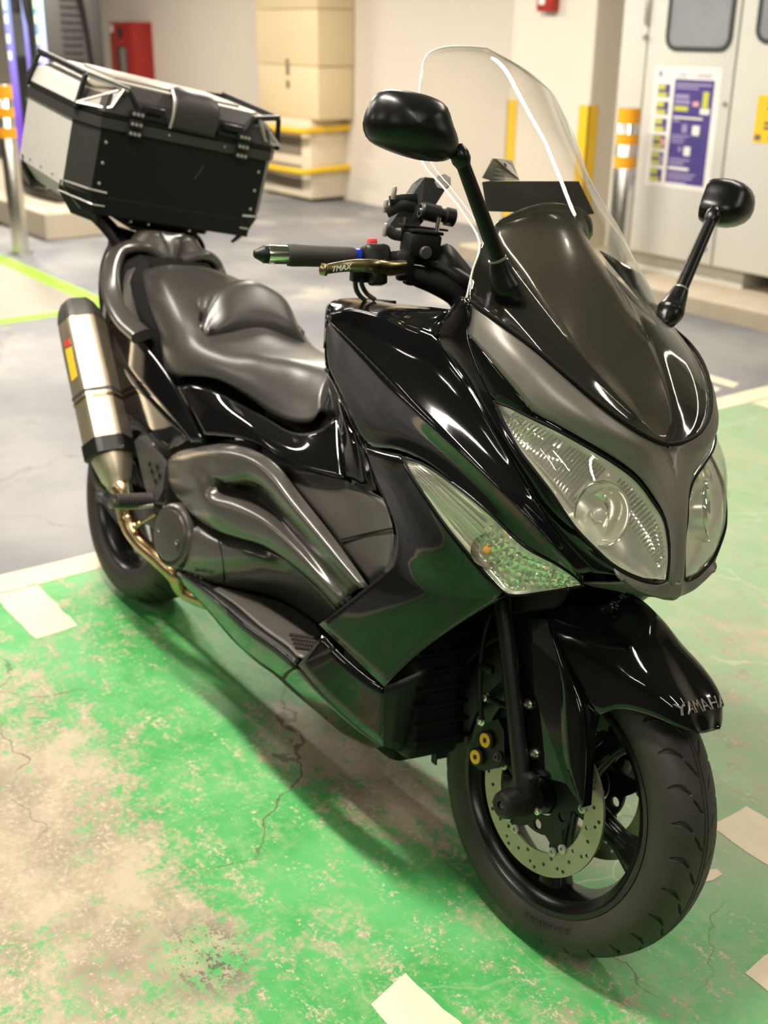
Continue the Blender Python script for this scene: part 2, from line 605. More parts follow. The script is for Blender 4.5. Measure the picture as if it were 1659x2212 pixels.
M['wall'] = pm('painted_wall', (.69, .625, .54), .75, nscale=1.2, namt=.05, bump=.05, bscale=60)
M['ceil'] = pm('ceiling_paint', (.16, .15, .13), .85, nscale=2, namt=.08)
M['cabinet'] = pm('pale_grey_enamel', (.56, .555, .50), .5, nscale=2, namt=.04)
M['cream'] = pm('cream_enamel', (.74, .60, .37), .55, nscale=2, namt=.05)
M['creamlow'] = pm('pale_cream_enamel', (.76, .67, .50), .55, nscale=2, namt=.05)
M['louvre'] = pm('taupe_louvre', (.27, .23, .18), .6, nscale=3, namt=.1)
M['safety'] = pm('safety_yellow', (.78, .50, .02), .45, nscale=8, namt=.08)
M['amberband'] = pm('reflective_orange_band', (.85, .36, .01), .4, nscale=8, namt=.08)
M['linepaint'] = pm('white_road_paint', (.74, .64, .47), .7, nscale=14, namt=.16, bump=.1, bscale=60)
M['lime'] = pm('lime_road_paint', (.24, .46, .02), .65, nscale=10, namt=.15)
M['firered'] = pm('fire_red', (.34, .018, .012), .4, nscale=6, namt=.15)
M['kerb'] = pm('kerb_concrete', (.50, .43, .33), .8, nscale=6, namt=.12)
M['unlitwall'] = pm('unlit_concrete_wall', (.13, .115, .095), .85, nscale=2, namt=.15)  # concrete darkened so its colour holds the gloom of the unlit far end
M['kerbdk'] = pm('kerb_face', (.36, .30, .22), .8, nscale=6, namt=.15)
M['chargrey'] = pm('charger_grey', (.05, .046, .043), .5, nscale=5, namt=.1)
M['chardk'] = pm('charger_vent_dark', (.032, .030, .029), .6, nscale=5, namt=.15)
M['teal'] = pm('teal_plastic', (.16, .50, .42), .45, nscale=6, namt=.1)
M['winglass'] = pm('grey_window_glass', (.26, .27, .29), .18, nscale=3, namt=.25)
M['wseal'] = pm('window_rubber', (.03, .035, .03), .5, nscale=30, namt=.1)
M['paper'] = pm('poster_paper', (.74, .71, .68), .5, nscale=20, namt=.03)
M['navy'] = pm('poster_navy_print', (.055, .040, .20), .5, nscale=20, namt=.15)
M['lav'] = pm('poster_lavender_print', (.30, .26, .44), .5, nscale=20, namt=.1)
M['lime2'] = pm('poster_yellow_print', (.50, .52, .07), .5, nscale=20, namt=.1)
M['pink'] = pm('poster_pink_print', (.70, .35, .33), .5, nscale=20, namt=.1)
M['ink'] = pm('black_print', (.03, .028, .025), .6, nscale=20, namt=.1)
M['fadedink'] = pm('faded_black_print', (.14, .12, .07), .6, nscale=20, namt=.1)

def slabz(pts, z0, z1):
    k = len(pts)
    V = [Vector((p[0], p[1], z0)) for p in pts]+[Vector((p[0], p[1], z1)) for p in pts]
    F = [tuple(reversed(range(k))), tuple(range(k, 2*k))]+[(i, (i+1) % k, (i+1) % k+k, i+k) for i in range(k)]
    a = sum(pts[i][0]*pts[(i+1) % k][1]-pts[(i+1) % k][0]*pts[i][1] for i in range(k))
    if a < 0:
        F = [tuple(reversed(f)) for f in F]
    return V, F
def bx(x0, x1, y0, y1, z0, z1, bev=0):
    return box(((x0+x1)/2, (y0+y1)/2, (z0+z1)/2), (abs(x1-x0), abs(y1-y0), abs(z1-z0)), bev)
X0, X1, Y0, Y1 = -14.0, 7.0, -6.0, 5.1
floor = struct(mesh('floor', bx(X0, X1, Y0, Y1, -.2, 0), M['floor'], smooth=0))
struct(mesh('ceiling', bx(X0, X1, Y0, Y1, CEIL, CEIL+.2), M['ceil'], smooth=0))
struct(mesh('wall_back', bx(X0, X1, Y1, Y1+.2, -.2, CEIL+.2), M['wall'], smooth=0))
struct(mesh('wall_left', bx(X0-.2, X0, Y0, Y1+.2, -.2, CEIL+.2), M['wall'], smooth=0))
struct(mesh('wall_right', bx(X1, X1+.2, Y0, Y1+.2, -.2, CEIL+.2), M['unlitwall'], smooth=0))
struct(mesh('wall_front', bx(X0-.2, X1+.2, Y0-.2, Y0, -.2, CEIL+.2), M['unlitwall'], smooth=0))
# painted markings lie on the floor as thin coats with slightly ragged edges
def ragged(pts, jit=.0035, step=.03):
    out = []
    for a, b in zip(pts, pts[1:]+pts[:1]):
        L = math.hypot(b[0]-a[0], b[1]-a[1])
        n = min(60, max(1, int(L/step)))
        for i in range(n):
            t = i/n
            j = 0 if i == 0 else random.uniform(-jit, jit)
            nx, ny = -(b[1]-a[1])/L, (b[0]-a[0])/L
            out.append((a[0]+(b[0]-a[0])*t+nx*j, a[1]+(b[1]-a[1])*t+ny*j))
    return out
def marking(pts, m='linepaint', jit=.0035, name='floor_line'):
    return mesh(name, slabz(ragged(pts, jit), -.001, .0012), M[m], floor, 0)
q = lambda y: .0288*(y+.27)
marking([(-.34+q(-5.8), -5.8), (-.228+q(-5.8), -5.8), (-.228+q(4), 4.0), (-.34+q(4), 4.0)])
marking([(-.232, -.33), (.075, -.325), (.07, -.212), (-.232, -.21)])
marking([(1.53, -.25), (1.55, -.335), (1.90, -.335), (1.88, -.235)])
marking([(1.585, .475), (1.59, .585), (2.02, .575), (2.02, .455)])
marking([(1.868, .21), (1.862, .33), (2.2, .33), (2.2, .21)])
marking([(-.12, 2.91), (-.12, 3.03), (1.6, 3.03), (1.6, 2.91)])
marking([(1.66, .34), (1.665, .365), (1.675, .382), (1.69, .378), (1.69, .35), (1.68, .325)], name='paint_fleck')
marking([(-3.30, 1.37), (-8.0, 1.37), (-8.0, 1.49), (-3.30, 1.49)], 'lime')
marking([(-3.42, 1.37), (-3.30, 1.37), (-3.30, -3.5), (-3.42, -3.5)], 'lime')
# lettering on the lane: an M and an O, partly hidden behind the scooter
marking([(-.675, 3.115), (-.335, 3.105), (-.312, 3.03), (-.50, 3.03), (-.50, 3.0), (-.33, 2.966), (-.312, 2.89), (-.47, 2.895), (-.68, 2.96), (-.72, 3.03)], name='floor_letter', jit=.002)
ob = [(-.17+.062*math.cos(a*PI/12), 2.56+.088*math.sin(a*PI/12)) for a in range(24)]
ib = [(-.17+.020*math.cos(a*PI/12), 2.56+.036*math.sin(a*PI/12)) for a in range(24)]
mesh('floor_letter', plate(ob, [ib], .0012, Matrix.Translation((0, 0, .0004))), M['linepaint'], floor, 0)
# kerb along the back wall
kb = struct(mesh('trim_1', bx(-3.4, X1, 4.04, Y1, 0, .10, .008), M['kerb'], smooth=0))
mesh('kerb_face', bx(-3.4, X1, 4.036, 4.041, .0, .085), M['kerbdk'], kb, 0)
# pillar with yellow corner guards
pil = struct(mesh('wall_pillar', bx(-3.57, -2.80, 4.6, Y1, 0, CEIL, .012), M['wall'], smooth=0))
for x in (-3.57, -2.80):
    s = 1 if x < -3 else -1
    V, F = merge(bx(x-s*.006, x+s*.085, 4.592, 4.6, .1, 1.02), bx(x-s*.006, x+s*.002, 4.592, 4.68, .1, 1.02))
    mesh('corner_guard', (V, F), M['safety'], pil, 0)
# small red alarm box on the pillar
al = thing('fire_alarm_box', 'small red alarm box with white label on the pillar', 'alarm', (-3.205, 4.6, 1.58))
mesh('housing', box((0, -.035, .075), (.15, .07, .15), .012), M['firered'], al, 30)
mesh('label_plate', box((-.02, -.072, .085), (.055, .004, .09), .001), M['paper'], al, 0)
# electrical cabinet
cabn = thing('electrical_cabinet', 'pale grey electrical cabinet with two windowed doors on the kerb', 'cabinet', (-1.2, 4.35, .10))
def cb(x0, x1, y0, y1, z0, z1, bev=0):
    return box(((x0+x1)/2+1.2, (y0+y1)/2-4.35, (z0+z1)/2-.10), (x1-x0, y1-y0, z1-z0), bev)
mesh('body', cb(-2.34, 1.2, 4.37, Y1, .205, 2.3, .006), M['cabinet'], cabn, 30)
for a, b_ in ((-2.33, -1.33), (-.95, -.25), (.1, 1.1)):
    mesh('plinth', cb(a, b_, 4.42, Y1-.05, .10, .204), M['cabinet'], cabn, 0)
mesh('corner_post', cb(-2.345, -2.15, 4.350, 4.372, .205, 2.3, .004), M['cabinet'], cabn, 30)
for (a, b_, wa, wb, wz) in ((-2.135, -1.512, -2.0, -1.545, 1.365), (-1.50, -.70, -1.395, -.80, 1.41)):
    d = mesh('door', cb(a, b_, 4.345, 4.37, .215, 2.25, .006), M['cabinet'], cabn, 30)
    zc, hz = wz+.27, .27
    xc, hx = (wa+wb)/2, (wb-wa)/2
    def rr(hx, hz, r):
        o = []
        for cx, cz, a0 in ((hx-r, hz-r, 0), (-hx+r, hz-r, 90), (-hx+r, -hz+r, 180), (hx-r, -hz+r, 270)):
            for i in range(7):
                t = math.radians(a0+15*i)
                o.append((cx+r*math.cos(t), cz+r*math.sin(t)))
        return o
    MM = mat3((xc+1.2, 4.345-4.35-.012, zc-.10), (1, 0, 0), (0, 0, 1))
    mesh('window_seal', plate(rr(hx, hz, .075), [rr(hx-.022, hz-.022, .055)], -.018, MM), M['wseal'], d, 0)
    mesh('window_pane', plate(rr(hx-.021, hz-.021, .056), [], -.008, MM @ Matrix.Translation((0, 0, -.006))), M['winglass'], d, 0)
    mesh('door_knob', lathe([(.0, 0), (.011, .002), (.012, .012), (.009, .016), (0, .017)], (b_-.028+1.2, -.005, 1.10-.10), (0, -1, 0), 12), M['silver'], d, 30)
    mesh('door_knob', lathe([(.0, 0), (.011, .002), (.012, .012), (.009, .016), (0, .017)], (b_-.05+1.2, -.005, .305-.10), (0, -1, 0), 12), M['chardk'], d, 30)
mesh('door_latch', merge(cb(-2.165, -2.135, 4.325, 4.352, 1.50, 1.70, .006), cb(-2.158, -2.14, 4.315, 4.34, 1.42, 1.45, .003)), M['silver'], cabn, 30)
# poster (flat print) and yellow notice on the cabinet
po = thing('notice_poster', 'white poster with a navy text panel and six small pictures down one side', 'poster', (-1.82, 4.345, .95))
def pp(name, x0, x1, z0, z1, m, d=.0006, par=None):
    return mesh(name, box(((x0+x1)/2, -.0015-d, (z0+z1)/2), (x1-x0, .001, z1-z0)), M[m], par or po, 0)
mesh('sheet', box((0, -.0012, 0), (.475, .0016, .665)), M['paper'], po, 0)
pp('print', -.085, .195, -.305, .265, 'navy')
for i in range(6):
    z = .235-i*.094
    pic = pp('picture', -.205, -.115, z-.072, z, 'navy')
    pp('picture_patch', -.203, -.150, z-.030, z-.002, 'lime2', .0014, pic)
    pp('picture_patch', -.203, -.135, z-.070, z-.045, 'lime2', .0014, pic)
    if i in (3, 4):
        pp('picture_patch', -.150, -.118, z-.058, z-.015, 'pink' if i == 3 else 'lav', .0016, pic)
for z, w, h, mm in ((.245, .25, .012, 'lav'), (.225, .16, .010, 'lav'), (.185, .10, .022, 'lav'), (.155, .11, .020, 'lav'), (.122, .10, .026, 'lime2'), (.065, .21, .010, 'white'), (.045, .05, .010, 'lav'),
                    (-.035, .13, .008, 'lav'), (-.052, .10, .008, 'lav'), (-.07, .09, .008, 'lav'), (-.165, .15, .010, 'lav'), (-.185, .11, .012, 'lav'), (-.212, .15, .016, 'white'), (-.245, .20, .010, 'lav'), (-.265, .18, .012, 'lav'), (-.292, .14, .010, 'lav')):
    pp('text_line', -.072, -.072+w, z-h, z, mm, .0014)
for x0, x1, z0, z1, mm in ((.125, .165, .115, .205, 'lime2'), (.115, .18, .085, .118, 'white'), (.06, .10, .125, .15, 'pink'), (.0, .035, -.02, .025, 'lav'), (.075, .125, -.03, .022, 'white'), (-.01, .01, -.125, -.10, 'lav'), (.03, .075, -.145, -.095, 'white'), (-.21, -.18, .275, .305, 'lav'), (.07, .17, .29, .296, 'lav'), (.07, .17, .278, .282, 'lav')):
    pp('print_mark', x0, x1, z0, z1, mm, .0014)
mesh('lettering', text_vf('CPE', .042, mat3((-.075, -.0025, .272), (1, 0, 0), (0, 0, 1)), .0004), M['lav'], po, 0)
yn = thing('warning_notice', 'yellow warning notice with black print on the cabinet door', 'sign', (-1.19, 4.345, 1.035))
mesh('plate', box((0, -.002, 0), (.28, .003, .245), .001), M['safety'], yn, 0)
for z, w, x in ((.08, .1, -.05), (.055, .08, -.05), (-.02, .16, -.06), (-.045, .17, -.06), (-.095, .04, -.11), (-.095, .10, -.02)):
    mesh('print_line', box((x+w/2-.02, -.0042, z), (w, .001, .016 if z > -.09 else .03)), M['fadedink'], yn, 0)
# bollards
def bollard(loc, h, r, label, groups=None):
    b = thing('steel_bollard', label, 'bollard', loc, group=groups)
    mesh('post', lathe([(r, 0), (r, h-.01), (r-.008, h), (0, h)], (0, 0, 0), (0, 0, 1), 28), M['steel'], b, 40)
    mesh('base_flange', lathe([(r+.03, 0), (r+.03, .008), (r, .01)], (0, 0, 0), (0, 0, 1), 28), M['steel'], b, 30)
    for z0, z1 in ((h-.085, h), (h-.20, h-.14), (h-.33, h-.265)):
        mesh('reflective_band', lathe([(r+.0015, z0), (r+.0015, z1-.001)], (0, 0, 0), (0, 0, 1), 28), M['amberband'], b, 40)
    return b
bollard((-2.03, 4.12, .1), .96, .063, 'steel bollard with orange bands on the kerb before the cabinet')
bollard((-5.25, 1.62, 0), 1.10, .057, 'steel bollard with orange bands beside the vehicle charger')
# louvred cream cabinet with trunking above and yellow pipe guards
vc = thing('ventilation_cabinet', 'pale cream cabinet with two taupe louvres against the wall', 'cabinet', (-6.74, 4.9, 0))
def vb(x0, x1, y0, y1, z0, z1, bev=0):
    return box(((x0+x1)/2+6.74, (y0+y1)/2-4.9, (z0+z1)/2), (x1-x0, y1-y0, z1-z0), bev)
mesh('body', vb(-7.2, -6.28, 4.72, Y1, .03, .72, .006), M['creamlow'], vc, 30)
mesh('foot', vb(-7.15, -6.33, 4.80, Y1, 0, .03), M['chardk'], vc, 0)
for z0, z1 in ((.40, .60), (.10, .31)):
    mesh('louvre_back', box((-.06, -.1805, (z0+z1)/2), (.74, .004, z1-z0+.01)), M['louvre'], vc, 0)
    for k in range(7):
        z = z0+(z1-z0)*k/7
        mesh('louvre_slat', box((-.06, -.183, z+.012), (.70, .012, .022), 0, None), M['louvre'], vc, 0)
tr = thing('cable_trunking', 'tall cream trunking with faded vertical lettering above the louvred cabinet', 'trunking', (-6.66, 4.9, .722))
for i, (z0, z1) in enumerate(((.722, 1.16), (1.165, 1.62), (1.625, CEIL))):
    mesh('cover_panel', box((.02, 0, (z0+z1)/2-.722), (1.02-.02*(i == 0), .38 if i else .37, z1-z0), .004), M['cream'], tr, 30)
for z in (1.20, 1.165, 1.13, 1.095, 1.02, .985):
    mesh('letter_mark', box((.035, -.193, z-.722), (.05, .002, .026)), M['fadedink'], tr, 0)
for z in (.625, .275):
    g = mesh('pipe_guard', tube([Vector((-7.35, 4.62, z)), Vector((-6.40, 4.60, z)), Vector((-6.25, 4.64, z)), Vector((-6.22, 4.80, z+.01)), Vector((-6.22, 5.10, z+.02))], .030, 12), M['safety'])
    tag(g, 'yellow pipe guard bent round the cream cabinet, '+('upper' if z > .5 else 'lower')+' one', 'pipe guard', 'pipe guards')
# fire cabinet on the far wall
fc = thing('fire_cabinet', 'red fire hose cabinet with a glazed slot on the white wall', 'fire cabinet', (-10.39, 4.98, .70))
mesh('housing', box((0, 0, .41), (.62, .24, .82), .008), M['firered'], fc, 30)
dr = mesh('door', box((-.0, -.125, .41), (.58, .012, .78), .006), M['firered'], fc, 30)
mesh('pane_frame', box((.02, -.133, .34), (.24, .006, .46)), M['chardk'], dr, 0)
mesh('pane', box((.05, -.138, .34), (.13, .006, .42)), M['silver'], dr, 0)
mesh('round_handle', lathe([(0, 0), (.055, .002), (.055, .02), (0, .022)], (.02, -.131, .71), (0, -1, 0), 20), M['chardk'], dr, 30)
mesh('label_plate', box((-.22, -.133, .75), (.08, .003, .08)), M['paper'], dr, 0)
# electric vehicle charger on a concrete plinth
pl = struct(mesh('trim_2', bx(-9.5, -5.62, 1.95, 3.6, 0, .20, .015), M['kerb'], smooth=0))
def ramp(name, stops, s):
    m = bpy.data.materials.new(name)
    m.use_nodes = True
    nt = m.node_tree
    b = nt.nodes['Principled BSDF']
    tc = nt.nodes.new('ShaderNodeTexCoord')
    sp = nt.nodes.new('ShaderNodeSeparateXYZ')
    nt.links.new(tc.outputs['Object'], sp.inputs[0])
    mr = nt.nodes.new('ShaderNodeMapRange')
    mr.inputs[1].default_value, mr.inputs[2].default_value = .55, 1.75
    nt.links.new(sp.outputs[2], mr.inputs[0])
    cr = nt.nodes.new('ShaderNodeValToRGB')
    el = cr.color_ramp.elements
    el[0].position, el[0].color = stops[0][0], (*stops[0][1], 1)
    el[1].position, el[1].color = stops[-1][0], (*stops[-1][1], 1)
    for p_, c_ in stops[1:-1]:
        e = el.new(p_)
        e.color = (*c_, 1)
    nt.links.new(mr.outputs[0], cr.inputs[0])
    nt.links.new(cr.outputs[0], b.inputs['Base Color'])
    nt.links.new(cr.outputs[0], b.inputs['Emission Color'])
    b.inputs['Emission Strength'].default_value = s
    return m
M['led1'] = ramp('charger_light_strip', [(0, (.16, .06, .50)), (.45, (.28, .24, .70)), (.7, (.35, .42, .75)), (1, (.45, .65, .75))], .9)
M['led2'] = ramp('charger_light_strip_green', [(0, (.30, .24, .60)), (.45, (.36, .36, .75)), (.68, (.28, .55, .62)), (1, (.32, .75, .40))], .9)
M['led3'] = emit('charger_status_leds', (.75, .95, .55), 1.4)
ch = thing('vehicle_charger', 'dark grey electric vehicle charger with glowing side strips and vents', 'charger', (-6.05, 2.2, .20))
CX, CY = -6.05, 2.235
def chb(x0, x1, y0, y1, z0, z1, bev=0):
    return box(((x0+x1)/2+6.05, (y0+y1)/2-2.2, (z0+z1)/2-.20), (x1-x0, y1-y0, z1-z0), bev)
mesh('body', chb(CX-.78, CX, CY, CY+.42, .20, 2.1, .03), M['chargrey'], ch, 30)
mesh('rear_cowl', chb(CX-.60, CX-.06, CY+.40, CY+.52, .20, 2.1, .05), M['chardk'], ch, 30)
for k in range(20):
    z = 1.02+k*.052
    mesh('vent_slat', chb(CX-.004, CX+.010, CY+.155, CY+.31, z, z+.024, .003), M['chardk'], ch, 0)
for k in range(6):
    mesh('base_rib', chb(CX-.004, CX+.02, CY+.07+k*.055, CY+.095+k*.055, .20, .36, .004), M['chardk'], ch, 0)
mesh('foot_cover', chb(CX-.60, CX+.012, CY-.012, CY+.10, .36, .52, .01), M['teal'], ch, 30)
mesh('light_strip', chb(CX-.085, CX+.008, CY-.015, CY+.03, .75, 2.05, .012), M['led2'], ch, 30)
mesh('light_strip', chb(CX-.70, CX-.58, CY-.02, CY+.01, .45, 2.05, .012), M['led1'], ch, 30)
mesh('light_strip', chb(CX-.32, CX-.27, CY-.016, CY+.01, .95, 2.05, .008), M['led1'], ch, 30)
for z in (1.22, 1.34, 1.48, 1.58, 1.68):
    mesh('status_light', chb(CX-.06, CX-.03, CY-.019, CY-.013, z, z+.06, .002), M['led3'], ch, 0)
    mesh('status_light', chb(CX-.66, CX-.62, CY-.026, CY-.019, z, z+.06, .002), M['led3'], ch, 0)
mesh('display', chb(CX-.55, CX-.35, CY-.012, CY+.01, 1.25, 1.55, .004), M['winglass'], ch, 0)
for k, c_ in enumerate(('teal', 'yellow', 'pink')):
    mesh('button', chb(CX-.42+k*.05, CX-.38+k*.05, CY-.014, CY+.01, .93, .955, .002), M[c_], ch, 0)
mesh('label_plate', chb(CX-.001, CX+.006, CY+.035, CY+.13, 1.13, 1.19, .001), M['yellow'], ch, 0)
mesh('front_panel', chb(CX-.55, CX-.12, CY-.008, CY+.01, .55, 1.22, .004), M['chargrey'], ch, 0)
def cable(label, pts, r=.014):
    return tag(mesh('charging_cable', tube([Vector(p) for p in pts], r, 8), M['black']), label, 'cable', 'charging cables')
cable('black charging cable hanging in front of the charger light strips', [(-6.10, 2.10, 2.3), (-6.08, 2.13, 1.9), (-6.06, 2.13, 1.6), (-6.03, 2.16, 1.35), (-5.98, 2.16, 1.15), (-5.90, 2.14, .8), (-5.72, 2.10, .50), (-5.60, 1.98, .36), (-5.55, 1.82, .42), (-5.62, 1.70, .62), (-5.72, 1.66, .80), (-5.80, 1.70, .95)])
cable('black charging cable lying near the foot of the bollard', [(-5.35, 1.53, .20), (-5.50, 1.46, .16), (-5.72, 1.40, .22), (-5.95, 1.38, .42), (-6.2, 1.5, .5), (-6.5, 1.8, .6), (-6.6, 2.1, .7)])
cable('black charging cable arched over the back of the charger', [(-5.99, 2.40, 2.5), (-5.98, 2.46, 2.0), (-5.98, 2.54, 1.6), (-5.98, 2.58, 1.2), (-5.98, 2.62, .7), (-5.98, 2.66, .22)])
# ceiling fittings that carry the tubes
for (x, y, L_, w) in TUBES:
    f_ = thing('ceiling_light', 'white ceiling batten with a bright tube', 'light', (x, y, CEIL), group='ceiling battens')
    mesh('batten', box((0, 0, -.03), (L_+.06, .14, .06), .006), M['cabinet'], f_, 30)
    mesh('tube', box((0, 0, -.07), (L_, .05, .02), .008), emit('tube_glow', LIGHTCOL, 6.0), f_, 30)
# ================================================================ THE SCOOTER
SCO = thing('motor_scooter', 'glossy black maxi scooter with tall clear windscreen leaning on its side stand', 'scooter', (0, 0, .002), (-PHI, 0, 0))
R1F = P('941,730,-.235 969,776,-.238 1007,828,-.240 1050,900,-.240 1100,990,-.236 1150,1075,-.222 1215,1165,-.190 1285,1240,-.145')
R2F = P('706,692,-.238 784,769,-.262 875,863,-.277 958,943,-.280 1028,1009,-.272 1115,1093,-.252 1185,1169,-.218 1255,1247,-.165')
BANDLO = P('1010,723,-.253 1065,788,-.250 1119,853,-.236 1148,891,-.222 1202,918,-.195 1260,951,-.160 1325,990,-.112 1380,1030,-.068 1412,1074,-.043 1437,1117,-.028 1447,1164,-.020 1448,1215,-.018 1440,1255,-.022')
VIN = P('1016,657,-.246 1080,702,-.232 1150,754,-.208 1220,814,-.177 1300,882,-.132 1370,932,-.080 1415,956,-.035 1442,964,.0')
HLLO = P('1067,869,-.243 1090,918,-.240 1119,972,-.235 1152,1016,-.227 1188,1063,-.215 1224,1117,-.197 1253,1157,-.180 1289,1193,-.154 1325,1226,-.125 1362,1247,-.092 1398,1260,-.060 1427,1262,-.032 1440,1255,-.022')
HLUP = P('1067,869,-.243 1105,884,-.236 1148,906,-.222 1202,932,-.196 1260,964,-.161 1325,1003,-.113 1376,1042,-.070 1408,1083,-.045 1433,1122,-.030 1443,1166,-.021 1445,1213,-.019 1440,1255,-.022')
# --- front band (matt gunmetal V round the screen, down between the headlamps)
band = []
vin2 = VIN+P('@1.628,0,.845 @1.652,0,.800 @1.672,0,.750 @1.684,0,.705 @1.685,0,.672')
def bb_(i):
    return .011*min(1, i/5)*(1 if i < 16 else max(.35, 1-(i-16)*.08))
mid = [a.lerp(b, .5)+Vector((.8, -.45*(i < 22), .35)).normalized()*bb_(i) for i, (a, b) in enumerate(zip(rs(BANDLO, 30), rs(vin2, 30)))]
def relax(vf, test, it=8):
    bm = bmesh.new()
    vs_ = [bm.verts.new(v) for v in vf[0]]
    for f in vf[1]:
        try:
            bm.faces.new([vs_[i] for i in f])
        except ValueError:
            pass
    bmesh.ops.remove_doubles(bm, verts=bm.verts, dist=1e-5)
    sel = [v for v in bm.verts if not v.is_boundary and test(v.co)]
    for _ in range(it):
        bmesh.ops.smooth_vert(bm, verts=sel, factor=.5, use_axis_x=True, use_axis_y=True, use_axis_z=True)
    bm.verts.index_update()
    V, F = [v.co.copy() for v in bm.verts], [tuple(v.index for v in f.verts) for f in bm.faces]
    bm.free()
    return V, F
bh = loft([rs(BANDLO, 30), mid, rs(vin2, 30)], 30, 4, False)
part('nose_band', relax(merge(bh, mirror(bh)), lambda p: abs(p.y) < .05, 14), M['gun'], SCO, .004)
chin = loft([P('1325,1227,-.125 1362,1248,-.092 1398,1261,-.060 1427,1263,-.032 1440,1256,-.022')+P('@1.686,0,.690'), P('1336,1247,-.122 1368,1268,-.090 1400,1282,-.060 1428,1287,-.032 1444,1288,-.018')+P('@1.691,0,.670'), P('1348,1258,-.108 1372,1277,-.082 1402,1290,-.052 1430,1293,-.028 1446,1293,-.014')+P('@1.680,0,.658'), P('@1.58,-.10,.655 @1.59,-.075,.65 @1.595,-.05,.648 @1.60,-.03,.646 @1.60,-.015,.645 @1.60,0,.645')], 14, 4)
part('chin', merge(chin, mirror(chin)), M['gun'], SCO, .003, smooth=60)
part('screen_seal', tube([p+Vector((.002, -.001, .002)) for p in VIN], .0032, 8, 50), M['matte'], SCO, 0, True, face=False)
# --- glossy side cowl: facets with real creases
T2 = P('706,684,-.239 755,671,-.241 802,680,-.246 860,698,-.248 903,713,-.247 941,728,-.240')
rowB = T2+R1F[1:]
nB = 40
A_, B_ = rs(R2F, nB), rs(rowB, nB)
midc = [a.lerp(b, .5)+Vector((-.004, .010, 0))*math.sin(PI*i/(nB-1)) for i, (a, b) in enumerate(zip(A_, B_))]
part('side_cowl', loft([A_, midc, B_], nB, 5, False), M['gloss'], SCO, .004, True)
c2a = P('972,671,-.232')+R1F
c2b = P('993,643,-.250 1012,662,-.252 1010,723,-.254 1030,790,-.2525 1050,838,-.248')+HLLO
part('cowl_upper', bulged(c2a, c2b, .006, 44, 5), M['gloss'], SCO, .004, True)
part('cowl_corner', bulged(P('1010,723,-.253 1065,788,-.250 1119,853,-.236 1148,891,-.222'), P('1010,724,-.254 1030,790,-.2525 1067,869,-.244 1105,884,-.236 1148,906,-.222'), .002, 16, 4), M['gloss'], SCO, .004, True)
SEAM = P('781,957,-.236 861,974,-.256 924,1003,-.266 979,1047,-.266 1063,1117,-.251 1133,1183,-.225 1202,1222,-.188 1259,1266,-.148')
LEFT = P('706,692,-.238 703,755,-.226 706,797,-.222 725,838,-.222 750,894,-.227 781,957,-.236')
nS = 48
r2s, low = rs(R2F, nS), rs(LEFT+SEAM[1:], nS)
m1 = [a.lerp(b, .5)+Vector((0, .008, -.002))*math.sin(PI*i/(nS-1)) for i, (a, b) in enumerate(zip(r2s, low))]
part('side_cowl_lower', loft([r2s, m1, low], nS, 5, False), M['gloss'], SCO, .004, True)
part('side_cowl_edge', loft([rs(LEFT, 14), [p+Vector((-.004, .05, 0)) for p in rs(LEFT, 14)]], 14, 3, False), M['gloss'], SCO, .003, True)
# dash top facet and pocket lid
part('dash_top', bulged(P('706,684,-.239 755,671,-.241 802,680,-.246 860,698,-.248 903,713,-.247 941,728,-.240 951,724,-.238'), P('708,668,-.222 722,651,-.200 767,647,-.175 815,650,-.165 854,656,-.165 920,664,-.185 972,671,-.222'), .004, 24, 5, n=Vector((0, 0, 1))), M['gloss'], SCO, .004, True)
part('pocket_lid', bulged(P('802,676,-.238 860,694,-.240 930,719,-.236'), P('835,661,-.19 880,664,-.19 968,674,-.222'), .006, 14, 4, n=Vector((0, -.2, 1))), M['gloss'], SCO, .003, True)
part('dash_back', loft([P('708,668,-.222 722,651,-.200 767,647,-.175 854,656,-.165'), P('703,755,-.226 720,740,-.18 760,735,-.13 850,740,-.06')], 14, 4), M['black'], SCO, .004, True)
# --- turn signal / headlamp helpers
def lamp_lens(name, up, lo, bul, n=26, out=None):
    V, F = bulged(up, lo, bul, n, 6, True, out)
    return part(name, (V, F), M['lens'], SCO, .0025, True)
outn = Vector((.80, -.52, .28)).normalized()
# headlamps: lens, housing bowl, ribbed reflector, round lamp bowl, bulb shield
for_l = lamp_lens('headlamp_lens', HLUP, HLLO, .014, 30, outn)
up_, lo_ = rs(HLUP, 40), rs(HLLO, 40)
def deep(t, d):
    return [a.lerp(b, t)-outn*d*(.35+.65*math.sin(PI*i/39)) for i, (a, b) in enumerate(zip(up_, lo_))]
bowl = loft([up_, deep(.12, .022), deep(.30, .032), deep(.5, .034), deep(.70, .032), deep(.88, .022), lo_], 40, 3, False)
part('headlamp_housing', bowl, M['chrome2'], SCO, .002, True)
def strip_ribs(name, a, b, n, cross, rad, mtl, both=True):
    """fine ribs laid across a strip between two lines"""
    V, F = [], []
    A2, B2 = rs(a, n), rs(b, n)
    for p, q_ in zip(A2, B2):
        v, f = tube([p, p.lerp(q_, .5)-outn*cross, q_], rad, 5, 5)
        k = len(V)
        V += v
        F += [tuple(i+k for i in z) for z in f]
    return part(name, (V, F), mtl, SCO, 0, both, 40, face=False)
strip_ribs('reflector_ribs', deep(.10, .016)[4:20], deep(.80, .018)[4:20], 26, .006, .0022, M['chrome'])
strip_ribs('reflector_ribs', deep(.08, .015)[22:37], deep(.40, .030)[22:37], 22, .003, .0020, M['chrome'])
lc = S(1302, 1112, -.132)-outn*.004
rings = lathe([(.048, .002), (.047, -.002), (.042, -.012), (.034, -.022), (.020, -.029), (.0, -.032)], lc, outn, 30, None, 1.0, .86, False)
